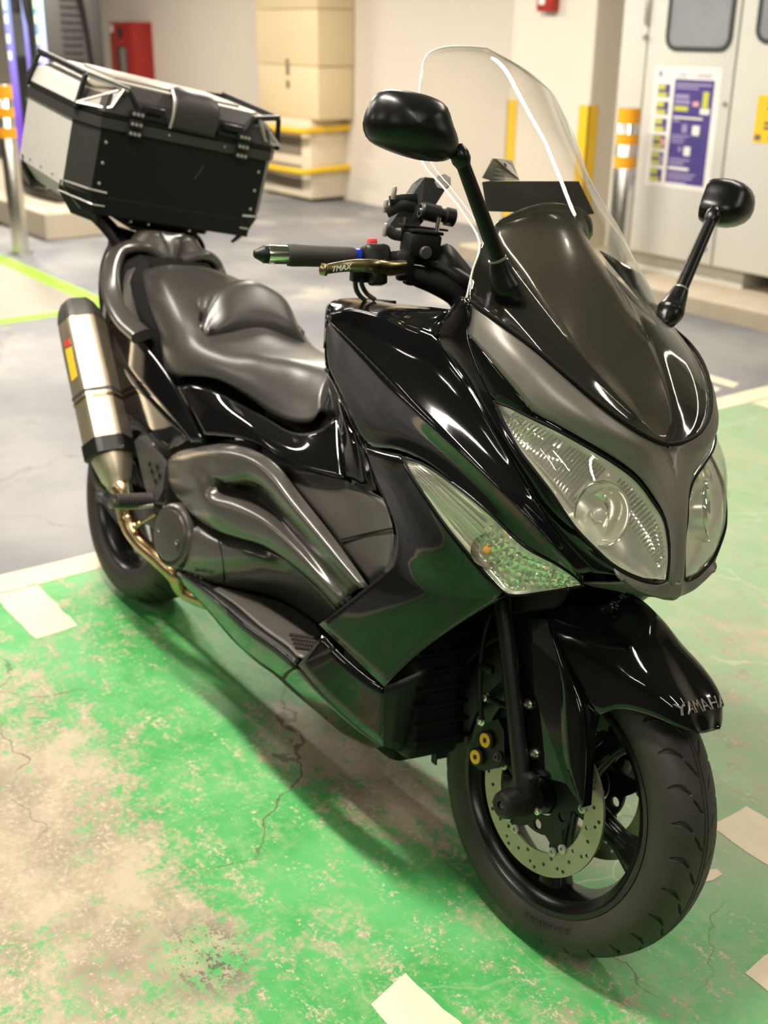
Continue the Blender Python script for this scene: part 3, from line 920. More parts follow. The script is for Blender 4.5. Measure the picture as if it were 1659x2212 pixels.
part('lamp_bowl', (rings[0], rings[1]), M['chrome'], SCO, 0, True, 40, face=False)
part('lamp_rim', lathe([(.048, .000), (.051, .003), (.052, .001), (.050, -.006)], lc, outn, 30, None, 1.0, .86, False), M['chrome'], SCO, 0, True, 40, face=False)
part('bulb_shield', lathe([(.0, -.006), (.009, -.007), (.012, -.012), (.012, -.03)], lc-Vector((0, 0, .002)), outn, 18), M['chrome2'], SCO, 0, True, 40, face=False)
part('lamp_bezel', lathe([(.0505, .0), (.0505, -.030), (.054, -.030)], lc, outn, 30, None, 1.0, .86, False), M['chrome2'], SCO, 0, True, 40, face=False)
part('headlamp_surround', loft([[p+Vector((-.004, .002, 0)) for p in rs(BANDLO[3:], 30)], [p+Vector((-.004, .002, 0)) for p in rs(HLUP[2:], 30)]], 30, 2, False), M['gloss'], SCO, .003, True)
part('headlamp_seal', merge(tube(HLUP, .0022, 6, 50), tube(HLLO, .0022, 6, 50)), M['matte'], SCO, 0, True, face=False)
# turn signals
TSUP = P('870,990,-.2575 917,1007,-.2665 993,1060,-.266 1063,1118,-.252 1133,1184,-.226 1202,1222,-.189 1250,1256,-.157 1259,1268,-.149')
TSLO = P('870,990,-.2575 889,1030,-.263 924,1082,-.261 958,1131,-.256 1011,1197,-.244 1063,1256,-.224 1091,1284,-.210 1112,1289,-.202 1180,1281,-.176 1259,1268,-.149')
outt = Vector((.62, -.76, .2)).normalized()
lamp_lens('turn_signal_lens', TSUP, TSLO, .010, 26, outt)
u2, l2 = rs(TSUP, 36), rs(TSLO, 36)
def dp(t, d):
    return [a.lerp(b, t)-outt*d*(.25+.75*math.sin(PI*i/35)) for i, (a, b) in enumerate(zip(u2, l2))]
part('turn_signal_reflector', loft([u2, dp(.15, .014), dp(.5, .022), dp(.85, .014), l2], 36, 4, False), M['chrome2'], SCO, .002, True)
V, F = [], []
for t in (.2, .32, .44, .56, .68, .80):
    v, f = tube(dp(t, .012)[2:20], .0018, 5, 20)
    V, F = merge((V, F), (v, f))
part('turn_signal_ribs', (V, F), M['chrome'], SCO, 0, True, face=False)
V, F = [], []
random.seed(3)
for i in range(20, 34):
    for t in (.2, .36, .52, .68, .84):
        c = dp(t, .016)[i]
        s = .0062
        a = Vector((random.uniform(-1, 1), random.uniform(-1, 1), random.uniform(-1, 1)))*.35
        x_, y_, z_ = frame(outt+a)
        v = [c+x_*s, c+y_*s, c-x_*s, c-y_*s, c+z_*.0045]
        k = len(V)
        V += v
        F += [(k, k+1, k+4), (k+1, k+2, k+4), (k+2, k+3, k+4), (k+3, k, k+4)]
part('turn_signal_prisms', (V, F), M['chrome'], SCO, 0, True, 0, face=False)
tb = S(1052, 1192, -.232)-outt*.002
part('turn_signal_bulb', lathe([(0, .006), (.0045, .005), (.007, .0), (.006, -.012)], tb, outt, 14), M['amber'], SCO, 0, True, 40, face=False)
part('turn_signal_cup', lathe([(.026, .004), (.023, -.002), (.014, -.010), (0, -.012)], tb-outt*.004, outt, 20, None, 1, 1, False), M['gun'], SCO, 0, True, 40, face=False)
part('turn_signal_seal', merge(tube(TSUP, .0018, 6, 40), tube(TSLO, .0018, 6, 40)), M['matte'], SCO, 0, True, face=False)
# --- lower cowl
lcl = P('783,966,-.236 805,1030,-.239 833,1093,-.242 849,1145,-.245 849,1187,-.248 833,1232,-.252 795,1267,-.257 757,1298,-.260 689,1351,-.266 742,1419,-.262 828,1484,-.245')
lcr = P('866,985,-.257 889,1030,-.263 924,1082,-.261 958,1131,-.256 1011,1197,-.244 1063,1256,-.224 1091,1287,-.209 1000,1341,-.224 906,1408,-.236 859,1451,-.241 828,1484,-.245')
ll = rs(lcl[:9], 26)
rr_ = rs(lcr[:7], 16)+rs(lcr[6:], 11)[1:]
part('lower_cowl', loft([ll, [a.lerp(b, .5)+Vector((0, -.010, 0))*math.sin(PI*i/25) for i, (a, b) in enumerate(zip(ll, rr_))], rr_], 26, 6, False), M['gloss'], SCO, .004, True)
inn = [p+Vector((-.015, .035, .005)) for p in rs(lcr[6:], 12)]
part('arch_lip', loft([rs(lcr[6:], 12), inn], 12, 3, False), M['gloss'], SCO, .002, True)
# --- belly panel
part('belly_panel', loft([P('697,1373,-.263 726,1406,-.258 760,1438,-.252 800,1471,-.247 829,1487,-.240'), P('644,1439,-.276 687,1490,-.266 742,1545,-.248 790,1586,-.228 828,1615,-.212')], 16, 5), M['gloss'], SCO, .004, True)
part('belly_step', loft([P('697,1373,-.263 695,1404,-.262'), P('726,1406,-.258 644,1439,-.276')], 8, 3), M['gloss'], SCO, .003, True)
part('belly_under', loft([P('644,1439,-.276 687,1490,-.266 742,1545,-.248 790,1586,-.228 828,1615,-.212'), P('585,1453,-.205 640,1503,-.20 690,1545,-.19 742,1588,-.175 801,1619,-.16')], 16, 5), M['gloss'], SCO, .004, True)
part('belly_front', loft([P('829,1487,-.240 829,1550,-.228 828,1615,-.212'), P('@1.36,-.16,.42 @1.35,-.15,.32 @1.335,-.14,.23')], 8, 3), M['black'], SCO, .003, True)
# --- floor board, mat and sill
part('floor_board', loft([P('385,1236,z.310 425,1262,z.315 460,1290,z.320 534,1357,z.325 593,1398,z.328 640,1437,z.330'), P('395,1233,z.312 430,1250,z.318 479,1267,z.325 540,1283,z.328 605,1298,z.330 692,1351,z.330')], 20, 4), M['black'], SCO, .012, True)
part('floor_mat', bulged(P('462,1274,z.327 507,1305,z.331 569,1359,z.334 624,1398,z.336 652,1425,z.337 690,1402,z.338'), P('476,1268,z.328 526,1281,z.332 605,1299,z.335 656,1326,z.337 689,1352,z.338 696,1378,z.338'), .003, 22, 5, n=Vector((0, 0, 1))), M['satin2'], SCO, .006, True)
V, F = [], []
for gx in range(9):
    for gy in range(4):
        c = S(640+gx*6-gy*4, 1398-gy*9+gx*1.0, .342, 2)
        v, f = lathe([(.004, -.002), (.003, .002), (0, .003)], c, (0, 0, 1), 8)
        V, F = merge((V, F), (v, f))
part('mat_studs', (V, F), M['satin'], SCO, 0, True, face=False)
s0 = rs(P('385,1236,z.310 425,1262,z.315 460,1290,z.320 534,1357,z.325 593,1398,z.328 641,1437,z.330'), 22)
s2 = rs(P('389,1259,-.215 448,1321,-.222 507,1390,-.222 560,1437,-.216 585,1454,-.212 612,1475,-.210'), 22)
s1 = [a.lerp(b, .22)+Vector((0, -.004, .0)) for a, b in zip(s0, s2)]
part('side_sill', loft([s0, s1, s2], 22, 5, False), M['gloss'], SCO, .004, True)
part('sill_slot', merge(*[tube(P('%d,%d,-.243 %d,%d,-.243' % (u, v, u+7, v+4)), .0035, 6, 3) for u, v in ((408, 1238), (420, 1243), (432, 1249))]), M['matte'], SCO, 0, False, face=False)
# --- inner leg shield (satin)
part('leg_shield', loft([P('600,1006,-.200 644,1064,-.202 709,1147,-.206 757,1212,-.212 802,1268,-.222'), P('672,1018,-.193 715,1060,-.194 765,1110,-.204 800,1170,-.220 826,1240,-.235'), P('742,1036,-.190 795,1061,-.200 838,1095,-.226 851,1150,-.240 838,1232,-.246')], 16, 5), M['satin2'], SCO, .004, True)
part('shield_seam', tube(P('737,1168,-.212 790,1155,-.218 849,1143,-.243'), .0016, 5, 12), M['matte'], SCO, 0, True, face=False)
# --- engine side cover: two swooping arms with a scoop between
EC = [P(s) for s in (
 '362,996,-.200 384,978,-.214 440,965,-.224 497,961,-.229 557,978,-.234 601,1008,-.235 644,1064,-.236 709,1147,-.238 757,1212,-.240 796,1268,-.242',
 '360,1004,-.212 394,990,-.238 445,983,-.252 500,983,-.258 548,1001,-.260 586,1033,-.260 629,1089,-.260 693,1165,-.259 745,1228,-.257 784,1272,-.253',
 '360,1012,-.216 400,1012,-.249 445,1020,-.258 488,1041,-.258 536,1038,-.252 570,1054,-.252 602,1089,-.252 666,1164,-.251 731,1238,-.248 768,1278,-.244',
 '362,1024,-.218 402,1034,-.255 450,1049,-.262 497,1053,-.218 538,1060,-.205 568,1084,-.210 598,1114,-.222 655,1180,-.238 715,1250,-.238 752,1291,-.234',
 '364,1040,-.219 405,1060,-.256 450,1084,-.268 497,1094,-.260 540,1109,-.255 575,1129,-.256 605,1154,-.256 650,1200,-.254 700,1260,-.248 741,1304,-.238',
 '372,1060,-.214 410,1107,-.240 462,1142,-.252 514,1160,-.254 545,1168,-.254 570,1177,-.254 600,1195,-.253 640,1225,-.250 688,1268,-.244 731,1316,-.234',
 '378,1066,-.200 414,1110,-.218 464,1146,-.226 514,1164,-.228 545,1172,-.228 570,1181,-.228 600,1199,-.227 640,1229,-.224 687,1272,-.218 730,1319,-.206')]
part('engine_cover', loft(EC, 46, 6), M['satin'], SCO, .003, True, 60)
LC = [P(s) for s in (
 '398,1096,-.205 440,1132,-.214 490,1157,-.216 545,1172,-.216 590,1196,-.214 640,1232,-.210 690,1278,-.200 728,1322,-.185',
 '400,1140,-.232 440,1168,-.240 490,1185,-.242 545,1198,-.234 590,1226,-.214 640,1262,-.190 682,1304,-.172 716,1338,-.162',
 '398,1190,-.240 436,1208,-.244 486,1225,-.240 540,1240,-.222 584,1260,-.192 628,1284,-.168 668,1316,-.152 702,1346,-.146',
 '395,1236,-.236 430,1249,-.230 479,1267,-.214 526,1280,-.186 570,1289,-.160 605,1299,-.141 656,1326,-.136 690,1352,-.136')]
part('cover_slot_shade', loft([P('490,1045,-.2555 536,1041,-.250 570,1057,-.250'), P('503,1053,-.236 538,1053,-.230 568,1066,-.234')], 14, 3), M['matte'], SCO, .002, True)  # shade inside the scoop, put in as a dull black sheet
part('lower_engine_cover', loft(LC, 40, 6), M['satin'], SCO, .003, True, 60)
part('cover_seam', tube(P('436,1120,-.226 470,1165,-.243 482,1215,-.243 483,1262,-.22'), .0014, 5, 20), M['matte'], SCO, 0, False, face=False)
part('cover_bolt', lathe([(.006, 0), (.006, .006), (.003, .007)], S(746, 1302, -.243), (0, -1, 0), 10), M['black'], SCO, 0, True, face=False)
part('cover_bolt', lathe([(.006, 0), (.006, .006), (.003, .007)], S(757, 1296, -.245), (0, -1, 0), 10), M['black'], SCO, 0, True, face=False)
# --- glossy body panel under the seat and the fluted neck
bt = P('381,838,-.192 410,832,-.194 462,845,-.194 523,875,-.188 579,907,-.182 627,934,-.178 660,938,-.176 700,925,-.172 726,900,-.170')
bb = P('440,940,-.224 470,943,-.224 514,949,-.223 566,966,-.222 609,996,-.220 650,1010,-.217 690,1022,-.212 725,1032,-.207 742,1038,-.203')
part('body_side_panel', bulged(bt, bb, .012, 28, 6), M['gloss'], SCO, .004, True)
part('neck_panel', loft([P('700,797,-.104 712,850,-.138 722,900,-.165 735,950,-.184 742,1000,-.197 744,1039,-.203'), P('709,798,-.112 726,850,-.160 742,900,-.186 756,950,-.199 765,1000,-.204 770,1052,-.204'), P('714,803,-.13 735,852,-.156 754,905,-.182 769,955,-.200 780,1000,-.206 788,1062,-.207'), P('724,815,-.180 748,862,-.206 768,917,-.218 786,966,-.232 799,1003,-.232 812,1062,-.224')], 18, 5), M['gloss'], SCO, .004, True)
# --- tail side panel
tt = P('225,640,-.158 255,690,-.172 300,735,-.186 325,760,-.191 378,835,-.203 440,957,-.226')
tm = P('221,690,-.162 234,742,-.174 264,792,-.190 330,862,-.211 395,932,-.229 413,957,-.231')
tl = P('219,743,-.148 241,800,-.160 257,870,-.170 306,921,-.187 358,973,-.203 406,957,-.216')
part('tail_panel', loft([tt, tm], 22, 5), M['gloss'], SCO, .004, True)
part('tail_fin', loft([tm, tl], 22, 5), M['gloss'], SCO, .004, True)
tc_ = loft([P('@-.24,-.09,.955 @-.16,-.155,.86 @-.14,-.145,.74 @-.12,-.11,.68'), P('@-.1,-.10,.93 @-.06,-.15,.86 @-.02,-.15,.70 @.02,-.12,.60'), P('@.15,-.08,.85 @.2,-.145,.78 @.22,-.15,.65 @.25,-.12,.52'), P('@.5,-.08,.70 @.5,-.14,.68 @.5,-.16,.6 @.5,-.12,.45')], 14, 6)
tc2 = mirror(tc_)
part('tail_core', merge(tc_, tc2, loft([[Vector((-.24, -.09, .955)), Vector((-.24, .09, .955))], [Vector((-.1, -.1, .93)), Vector((-.1, .1, .93))], [Vector((.15, -.08, .85)), Vector((.15, .08, .85))], [Vector((.5, -.08, .7)), Vector((.5, .08, .7))]], 4, 4), loft([[Vector((-.24, -.09, .955)), Vector((-.24, .09, .955))], [Vector((-.15, -.14, .8)), Vector((-.15, .14, .8))], [Vector((-.12, -.11, .68)), Vector((-.12, .11, .68))]], 4, 4)), M['matte'], SCO, 0, face=False)
mesh('tail_lamp', box((-.185, 0, .80), (.05, .22, .06), .012), M['red'], SCO, 30)
# --- inner body so that gaps look into dark machinery
mesh('engine_block', box((.72, 0, .40), (.62, .26, .34), .04), M['matte'], SCO, 30)
mesh('frame_tunnel', box((.86, 0, .60), (.50, .22, .30), .05), M['matte'], SCO, 30)
mesh('front_frame', box((1.27, 0, .72), (.22, .34, .46), .06), M['matte'], SCO, 30)
mesh('centre_tunnel', box((.90, 0, .69), (.20, .20, .22), .05), M['gloss'], SCO, 30)
mesh('footwell_core', box((1.225, 0, .38), (.16, .40, .22), .03), M['matte'], SCO, 30)
# --- seat
SE = [  # lower edge point, shoulder, centre (x,z)
 ('305,590,-.125', '@.035,-.085,.905', '@.035,0,.912'),
 ('318,655,-.150', '@.115,-.120,.895', '@.10,0,.922'),
 ('345,730,-.172', '@.235,-.150,.858', '@.22,0,.905'),
 ('362,812,-.188', '@.335,-.165,.820', '@.33,0,.868'),
 ('410,814,-.190', '@.430,-.170,.785', '@.43,0,.820'),
 ('471,822,-.184', '@.535,-.165,.785', '@.53,0,.812'),
 ('536,860,-.168', '@.635,-.145,.798', '@.63,0,.818'),
 ('592,899,-.152', '@.715,-.115,.806', '@.70,0,.825'),
 ('631,914,-.142', '@.765,-.095,.806', '@.745,0,.830'),
 ('672,912,-.130', '@.800,-.085,.806', '@.780,0,.832'),
 ('693,890,-.116', '@.812,-.080,.806', '@.805,0,.828')]
rows = []
for e, s, c in SE:
    e, s, c = P(e)[0], P(s)[0], P(c)[0]
    m1 = e.lerp(s, .5)+Vector((0, -.010, .0))
    half = [e, m1, s, s.lerp(c, .5)+Vector((0, 0, .004)), c]
    rows.append(half+[Vector((p.x, -p.y, p.z)) for p in reversed(half[:-1])])
last = [p+Vector((.012, 0, -.012)) for p in rows[-1]]
last = [Vector((.805+(p.x-.805)*.9, p.y*.75, min(p.z, .80))) for p in last]
rows.append(last)
part('seat', loft(rows, 37, 4), M['seat'], SCO, .006, smooth=50)
br = []
for y_, x0, zb, zt, w in ((-.145, .395, .812, .815, .03), (-.125, .372, .815, .850, .06), (-.09, .352, .822, .895, .085), (-.045, .340, .828, .918, .095), (0, .336, .83, .926, .098), (.045, .340, .828, .918, .095), (.09, .352, .822, .895, .085), (.125, .372, .800, .838, .055), (.150, .395, .770, .785, .03)):
    br.append([Vector((x0-w, y_, zb+.055)), Vector((x0-w*.45, y_, zt-.010)), Vector((x0, y_, zt)), Vector((x0+w*.45, y_, zt-.02-.2*(zt-zb))), Vector((x0+w*.70, y_, zb+.010)), Vector((x0+w*.62, y_, zb-.045))])
part('backrest', loft(br, 16, 4), M['seat'], SCO, .004, smooth=60, face=False)
# --- grab rail round the tail, rear cup and carrier
GR = P('306,728,-.190 268,692,-.186 243,640,-.180 240,588,-.168 258,545,-.140 300,533,-.095 345,560,-.03')
railm = tube(GR, 1, 12, 44, (.014, .026), (0, -.5, 1))
part('grab_rail', railm, M['satin'], SCO, 0, True, 60, face=False)
GI = P('300,716,-.178 285,680,-.166 278,630,-.150 285,590,-.128 305,575,-.100')
part('rail_inner', tube(GI, 1, 10, 30, (.007, .014), (0, -.4, 1)), M['satin'], SCO, 0, True, 60, face=False)
part('rail_tray', loft([P('282,518,-.105 305,532,-.090 335,548,-.050 368,570,-.008'), P('297,496,-.085 325,500,-.060 349,504,-.030 370,562,-.006')], 10, 4), M['satin'], SCO, .006, True)
ccup = P('375,512,0')[0]
part('tail_cup', loft([P('347,500,-.028 352,520,-.024 362,548,-.014 371,570,-.004'), P('368,505,-.006 370,525,-.006 372,550,-.004 374,574,0'), P('398,507,.022 393,525,.02 385,550,.012 378,572,.005')], 10, 5), M['satin'], SCO, .008, smooth=60)
for s in (-1, 1):
    mesh('carrier_strut', tube([Vector((-.10, s*.10, .90)), Vector((-.17, s*.12, .95)), Vector((-.30, s*.12, .985)), Vector((-.42, s*.11, 1.0))], 1, 10, 14, (.018, .022)), M['black'], SCO, 50)
tcl = P('238,488,-.112 268,498,-.100 262,535,-.132 240,585,-.160 226,640,-.166 222,612,-.164 230,548,-.145')
part('tail_column', (tcl+[p+Vector((.004, .03, 0)) for p in tcl], [tuple(range(7)), tuple(reversed(range(7, 14)))]+[(i, i+7, (i+1) % 7+7, (i+1) % 7) for i in range(7)]), M['black'], SCO, 0, True, 0)
mesh('carrier_plate', box((-.27, 0, .992), (.30, .20, .012), .004, Matrix.Translation((-.24, 0, .990)) @ Matrix.Rotation(math.radians(7.5), 4, 'Y') @ Matrix.Translation((.24, 0, -.990))), M['black'], SCO, 30)
for y_ in (-.11, -.06, .06, .11):
    mesh('carrier_bolt', lathe([(.004, 0), (.004, .004), (0, .005)], (-.112, y_, .993), (1, 0, 0), 10), M['steel'], SCO, 30)
# --- windscreen
EDGE = P('1415,956,-.035 1370,932,-.080 1300,882,-.132 1220,814,-.177 1150,754,-.208 1080,702,-.232 1008,646,-.247 1020,590,-.225 1036,528,-.197 1000,462,-.201 958,408,-.206 918,362,-.212 906,330,-.212 903,250,-.203 907,190,-.188 913,142,-.170 922,122,-.156')
CEN = P('@1.592,0,.897 @1.577,0,.916 @1.553,0,.946 @1.522,0,.982 @1.487,0,1.022 @1.452,0,1.062 @1.415,0,1.103 @1.378,0,1.145 @1.338,0,1.187 @1.300,0,1.224 @1.264,0,1.258 @1.228,0,1.291 @1.203,0,1.315 @1.145,0,1.362 @1.100,0,1.398 @1.062,0,1.428 @1.035,0,1.445')
rows = [[Vector((1.599, -.004, .888)), Vector((1.599, 0, .888)), Vector((1.599, .004, .888))]]
def arc(e, c, n=17, pw=2.0):
    o = []
    for i in range(n):
        t = -1+2*i/(n-1)
        k = 1-abs(t)**pw
        o.append(Vector((e.x+(c.x-e.x)*k, -e.y*t, e.z+(c.z-e.z)*k)))
    return o
for e, c in zip(EDGE, CEN):
    rows.append(arc(e, c))
top = P('935,113,-.138 960,105,-.105 1000,103,-.060 1050,106,.0')
rows.append(top+[Vector((p.x, -p.y, p.z)) for p in reversed(top[:-1])])
part('windscreen', loft(rows, 33, 3), M['screen'], SCO, .003, smooth=60)
edge_r = EDGE[6:]+top
edge_l = [Vector((p.x, -p.y, p.z)) for p in edge_r]
part('screen_edge', tube(edge_r, .0016, 6, 90), M['edge'], SCO, 0, face=False)  # thin whitish tube paints the glint along the screen edge
part('screen_edge', tube(edge_l, .0016, 6, 90), M['edge'], SCO, 0, face=False)
# --- smoked visor and black inner panels under the screen
VR = P('1062,500,-.118 1130,598,-.120 1200,694,-.110 1275,793,-.090 1378,902,-.043 1428,948,-.008')
VC = P('@1.280,0,1.195 @1.345,0,1.125 @1.412,0,1.052 @1.472,0,.985 @1.540,0,.917 @1.575,0,.886')
rows = [arc(P('1070,485,-.128')[0]+Vector((0, .02, .012)), Vector((1.285, 0, 1.212)), 13, 2.6)]+[arc(e, c, 13, 2.2) for e, c in zip(VR, VC)]
part('dash_visor', loft(rows, 21, 5), M['smoke'], SCO, .003, smooth=60)
vi = [p+Vector((-.006, .003, -.008)) for p in reversed(VIN)]+[S(1008, 646, -.244)+Vector((-.004, 0, -.003))]
vr = [VR[5]]+[VR[4], VR[3], VR[2], VR[1], VR[0]]
part('inner_panel', loft([rs(vi, 24), [a.lerp(b, .5)+Vector((-.020, 0, -.018))*math.sin(PI*i/23) for i, (a, b) in enumerate(zip(rs(vi, 24), rs(vr, 24)))], rs(vr, 24)], 24, 4, False), M['gloss'], SCO, .003, True)
part('inner_panel_upper', loft([P('1008,648,-.243 1022,592,-.222 1040,535,-.195'), P('1090,690,-.20 1090,600,-.165 1062,500,-.134')], 12, 4), M['gloss'], SCO, .003, True)
mesh('instrument_hood', box((1.245, 0, 1.09), (.07, .17, .12), .02), M['matte'], SCO, 30)
# blank black plate and bent steel bracket behind the screen
pq = P('1052,394,-.095 1250,394,.080 1284,464,.095 1062,457,-.085')
part('blank_plate', merge((pq+[p+Vector((-.012, 0, -.003)) for p in pq], [(0, 1, 2, 3), (7, 6, 5, 4), (0, 4, 5, 1), (1, 5, 6, 2), (2, 6, 7, 3), (3, 7, 4, 0)])), M['void'], SCO, 0, smooth=0, label='plain black plate behind the screen')
part('bracket', merge(loft([P('1040,386,-.075 1063,344,-.070'), P('1058,392,-.055 1073,348,-.055')], 6, 2), loft([P('1063,344,-.070 1073,348,-.055'), P('1103,348,-.015 1120,388,-.010')], 6, 2), loft([P('1073,348,-.055 1058,394,-.055'), P('1106,349,-.015 1122,392,-.008')], 6, 2)), M['silver'], SCO, .002, smooth=0)
part('bracket_screw', lathe([(0, .002), (.004, .0015), (.0045, 0)], S(1088, 363, -.035)+Vector((.004, -.003, .002)), (1, -.4, .3), 10), M['chardk'], SCO, 0, face=False)
part('bracket_clip', lathe([(.014, -.002), (.014, .002), (0, .0025)], S(957, 396, -.188), (.5, -.6, .4), 7), M['chargrey'], SCO, 0, face=False)
# --- mirrors
MN = Vector((math.cos(.42), -math.sin(.42), .04)).normalized()
MO = S(893, 272, -.385)
def SPL(u, v):
    d = unlean(wray(u, v))
    return CS+d*((MO-CS).dot(MN)/d.dot(MN))
OUT = [SPL(u, v) for u, v in ((790, 266), (797, 238), (816, 206), (837, 195), (865, 196), (917, 206), (952, 220), (968, 234), (982, 276), (992, 304), (990, 329), (972, 349), (924, 350), (882, 341), (837, 325), (806, 308), (793, 288))]
oc = sum(OUT, Vector())/len(OUT)
ol = rs(OUT+OUT[:1], 41)[:-1]
V, F = [], []
RG = [(-.040, .0, ), (-.040, .80), (-.042, .88), (-.036, .95), (-.018, 1.0), (.0, .985), (.014, .90), (.026, .74), (.034, .52), (.039, .27), (.040, .0)]
for dx, sc in RG:
    for p in ol:
        V.append(oc+(p-oc)*max(sc, .002)+MN*dx)
n = len(ol)
for i in range(len(RG)-1):
    for j in range(n):
        F.append((i*n+j, i*n+(j+1) % n, (i+1)*n+(j+1) % n, (i+1)*n+j))
part('mirror_shell', (V, F), M['mirrorblk'], SCO, 0, True, 60)
V2 = [oc+(p-oc)*.80-MN*.0405 for p in ol]
part('mirror_glass', (V2, [tuple(range(n))]), M['chrome'], SCO, .001, True, 0, face=False)
sa, sb = P('1079,572,-.221 997,350,-.305')
part('mirror_stem', tube([sa, sb], [.0125, .0105], 14, 3), M['mirrorblk'], SCO, 0, True, 60, face=False)
part('mirror_knuckle', lathe([(.0, -.010), (.011, -.008), (.0145, .0), (.0145, .010), (.010, .022), (.0, .026)], sb, (sb-sa)+Vector((0, 0, .0)), 14), M['mirrorblk'], SCO, 0, True, 50, face=False)
part('mirror_base', tube([sa+(sb-sa).normalized()*.004, S(1085, 600, -.212), S(1097, 630, -.199), S(1117, 650, -.183), S(1136, 665, -.170)], [.0148, .0195, .0250, .0200, .006], 16, 20), M['mirrorblk'], SCO, 0, True, 60, face=False)
part('mirror_collar', lathe([(.0138, -.002), (.0142, 0), (.0138, .002)], sa+(sb-sa).normalized()*.006, sb-sa, 16), M['gun'], SCO, 0, True, face=False)
# --- handlebar, right-hand controls (and the same grip on the far side)
def HB(y, s=-1):
    t = (y+.41)/.17
    return Vector((1.0+.05*t, y, 1.040+.021*t))
ax = (HB(-.24)-HB(-.41)).normalized()
def on_bar(prof, n=24):
    """prof: (radius, y)"""
    o = HB(-.41)
    return lathe([(r, (HB(y)-o).dot(ax)) for r, y in prof], o, ax, n)
part('bar_end', on_bar([(.0, -.4155), (.0045, -.416), (.0065, -.415), (.0135, -.402), (.0152, -.400), (.0152, -.3925), (.0, -.3925)]), M['black'], SCO, 0, True, 30, face=False)
part('bar_end_ring', on_bar([(.0158, -.3925), (.0160, -.391), (.0160, -.363), (.0158, -.361)]), M['alu'], SCO, 0, True, 30, face=False)
part('grip', on_bar([(.0150, -.361), (.0182, -.3595), (.0190, -.352), (.0182, -.33), (.0178, -.30), (.0180, -.27), (.0178, -.250), (.0160, -.246)]), M['foam'], SCO, 0, True, 50, face=False)
part('grip_collar', on_bar([(.0150, -.246), (.0156, -.2455), (.0156, -.2375), (.0150, -.237)]), M['blue'], SCO, 0, True, 30, face=False)
swM = mat3(HB(-.21)+Vector((0, 0, .001)), ax, Vector((-.3, 0, 1)))
part('switch_housing', merge(box((0, 0, 0), (.050, .046, .046), .012, swM, 3), box((.004, -.034, 0), (.030, .026, .030), .006, swM)), M['black'], SCO, 0, True, 40, face=False)
part('kill_switch', box((-.004, .027, 0), (.016, .012, .014), .003, swM), M['red'], SCO, 0, False, 40, face=False)
part('handlebar', tube([HB(-.19), HB(-.12)+Vector((.0, 0, .004)), Vector((1.13, -.06, 1.05)), Vector((1.15, 0, 1.03))], [.014, .014, .018, .022], 12, 20), M['black'], SCO, 0, True, 50, face=False)
# brake lever
lv = P('700,585,-.330 735,579,-.302 770,576,-.275 805,578,-.246 840,582,-.210 874,580,-.178')
part('brake_lever', tube(lv, [.75, .85, 1.0, 1.15, 1.25, 1.15], 10, 34, (.0105, .006), (0, 0, 1)), M['leverg'], SCO, 0, False, 60, face=False)
part('lever_knob', lathe([(0, -.010), (.006, -.0095), (.0085, -.004), (.0085, .004), (.006, .0095), (0, .010)], lv[0], (0, 0, 1), 14), M['leverg'], SCO, 0, False, 50, face=False)
part('lever_adjuster', lathe([(.012, -.004), (.014, 0), (.012, .004), (.006, .006), (0, .006)], S(832, 572, -.205), (.1, 0, 1), 12), M['orange'], SCO, 0, False, 30, face=False)
part('lever_pivot', box((0, 0, 0), (.03, .05, .018), .005, mat3(S(875, 578, -.165), ax, (0, 0, 1))), M['black'], SCO, 0, False, 30, face=False)
lM = mat3(S(718, 589, -.318)+Vector((.008, -.0075, 0)), (lv[2]-lv[0]), (0, 0, 1))
part('lever_lettering', text_vf('TMAX', .0125, lM, .0003, shear=.3), M['white'], SCO, 0, False, 0, face=False)
# brake reservoir and bar cover
rM = mat3(S(908, 532, -.135), Vector((.25, 1, .06)), (0, 0, 1))
part('reservoir', box((0, 0, 0), (.060, .042, .048), .005, rM), M['black'], SCO, 0, False, 30, face=False)
part('reservoir_cap', box((0, .024, 0), (.062, .006, .050), .002, rM), M['black'], SCO, 0, False, 30, face=False)
part('reservoir_window', lathe([(0, .004), (.010, .0035), (.0115, .001), (.0115, -.006)], S(906, 545, -.135)+rM.to_3x3() @ Vector((0, 0, .026)), rM.to_3x3() @ Vector((0, 0, 1)), 18), M['chargrey'], SCO, 0, False, 30, face=False)
part('lever_bracket', loft([P('845,552,-.175 880,562,-.15 915,560,-.125'), P('855,570,-.175 885,572,-.15 920,567,-.125')], 8, 2), M['silver'], SCO, .003, False)
part('bar_cover', bulged(P('925,545,-.115 965,528,-.085 1000,560,-.05 1030,600,-.02'), P('928,575,-.12 960,592,-.10 990,615,-.075 1010,640,-.05'), .012, 14, 5, n=Vector((.5, -.5, .6))), M['black'], SCO, .004, False)
part('bar_underside', tube(P('870,590,-.16 905,600,-.13 945,615,-.10 985,640,-.07 1000,665,-.06'), [.014, .020, .022, .022, .02], 10, 24), M['matte'], SCO, 0, False, 50, face=False)
part('brake_joint', box((0, 0, 0), (.03, .03, .03), .007, mat3(S(890, 600, -.14), ax, (0, 0, 1))), M['matte'], SCO, 0, False, 30, face=False)
part('throttle_cable', tube(P('768,600,-.225 768,620,-.220 775,638,-.205 790,652,-.190'), .0045, 8, 20), M['chargrey'], SCO, 0, False, 50, face=False)
part('throttle_cable', tube(P('780,600,-.215 782,618,-.208 792,636,-.195 810,650,-.185'), .0045, 8, 20), M['chargrey'], SCO, 0, False, 50, face=False)
part('cable_block', box((0, 0, 0), (.032, .022, .022), .003, mat3(S(777, 598, -.222), ax, (0, 0, 1))), M['black'], SCO, 0, False, 30, face=False)
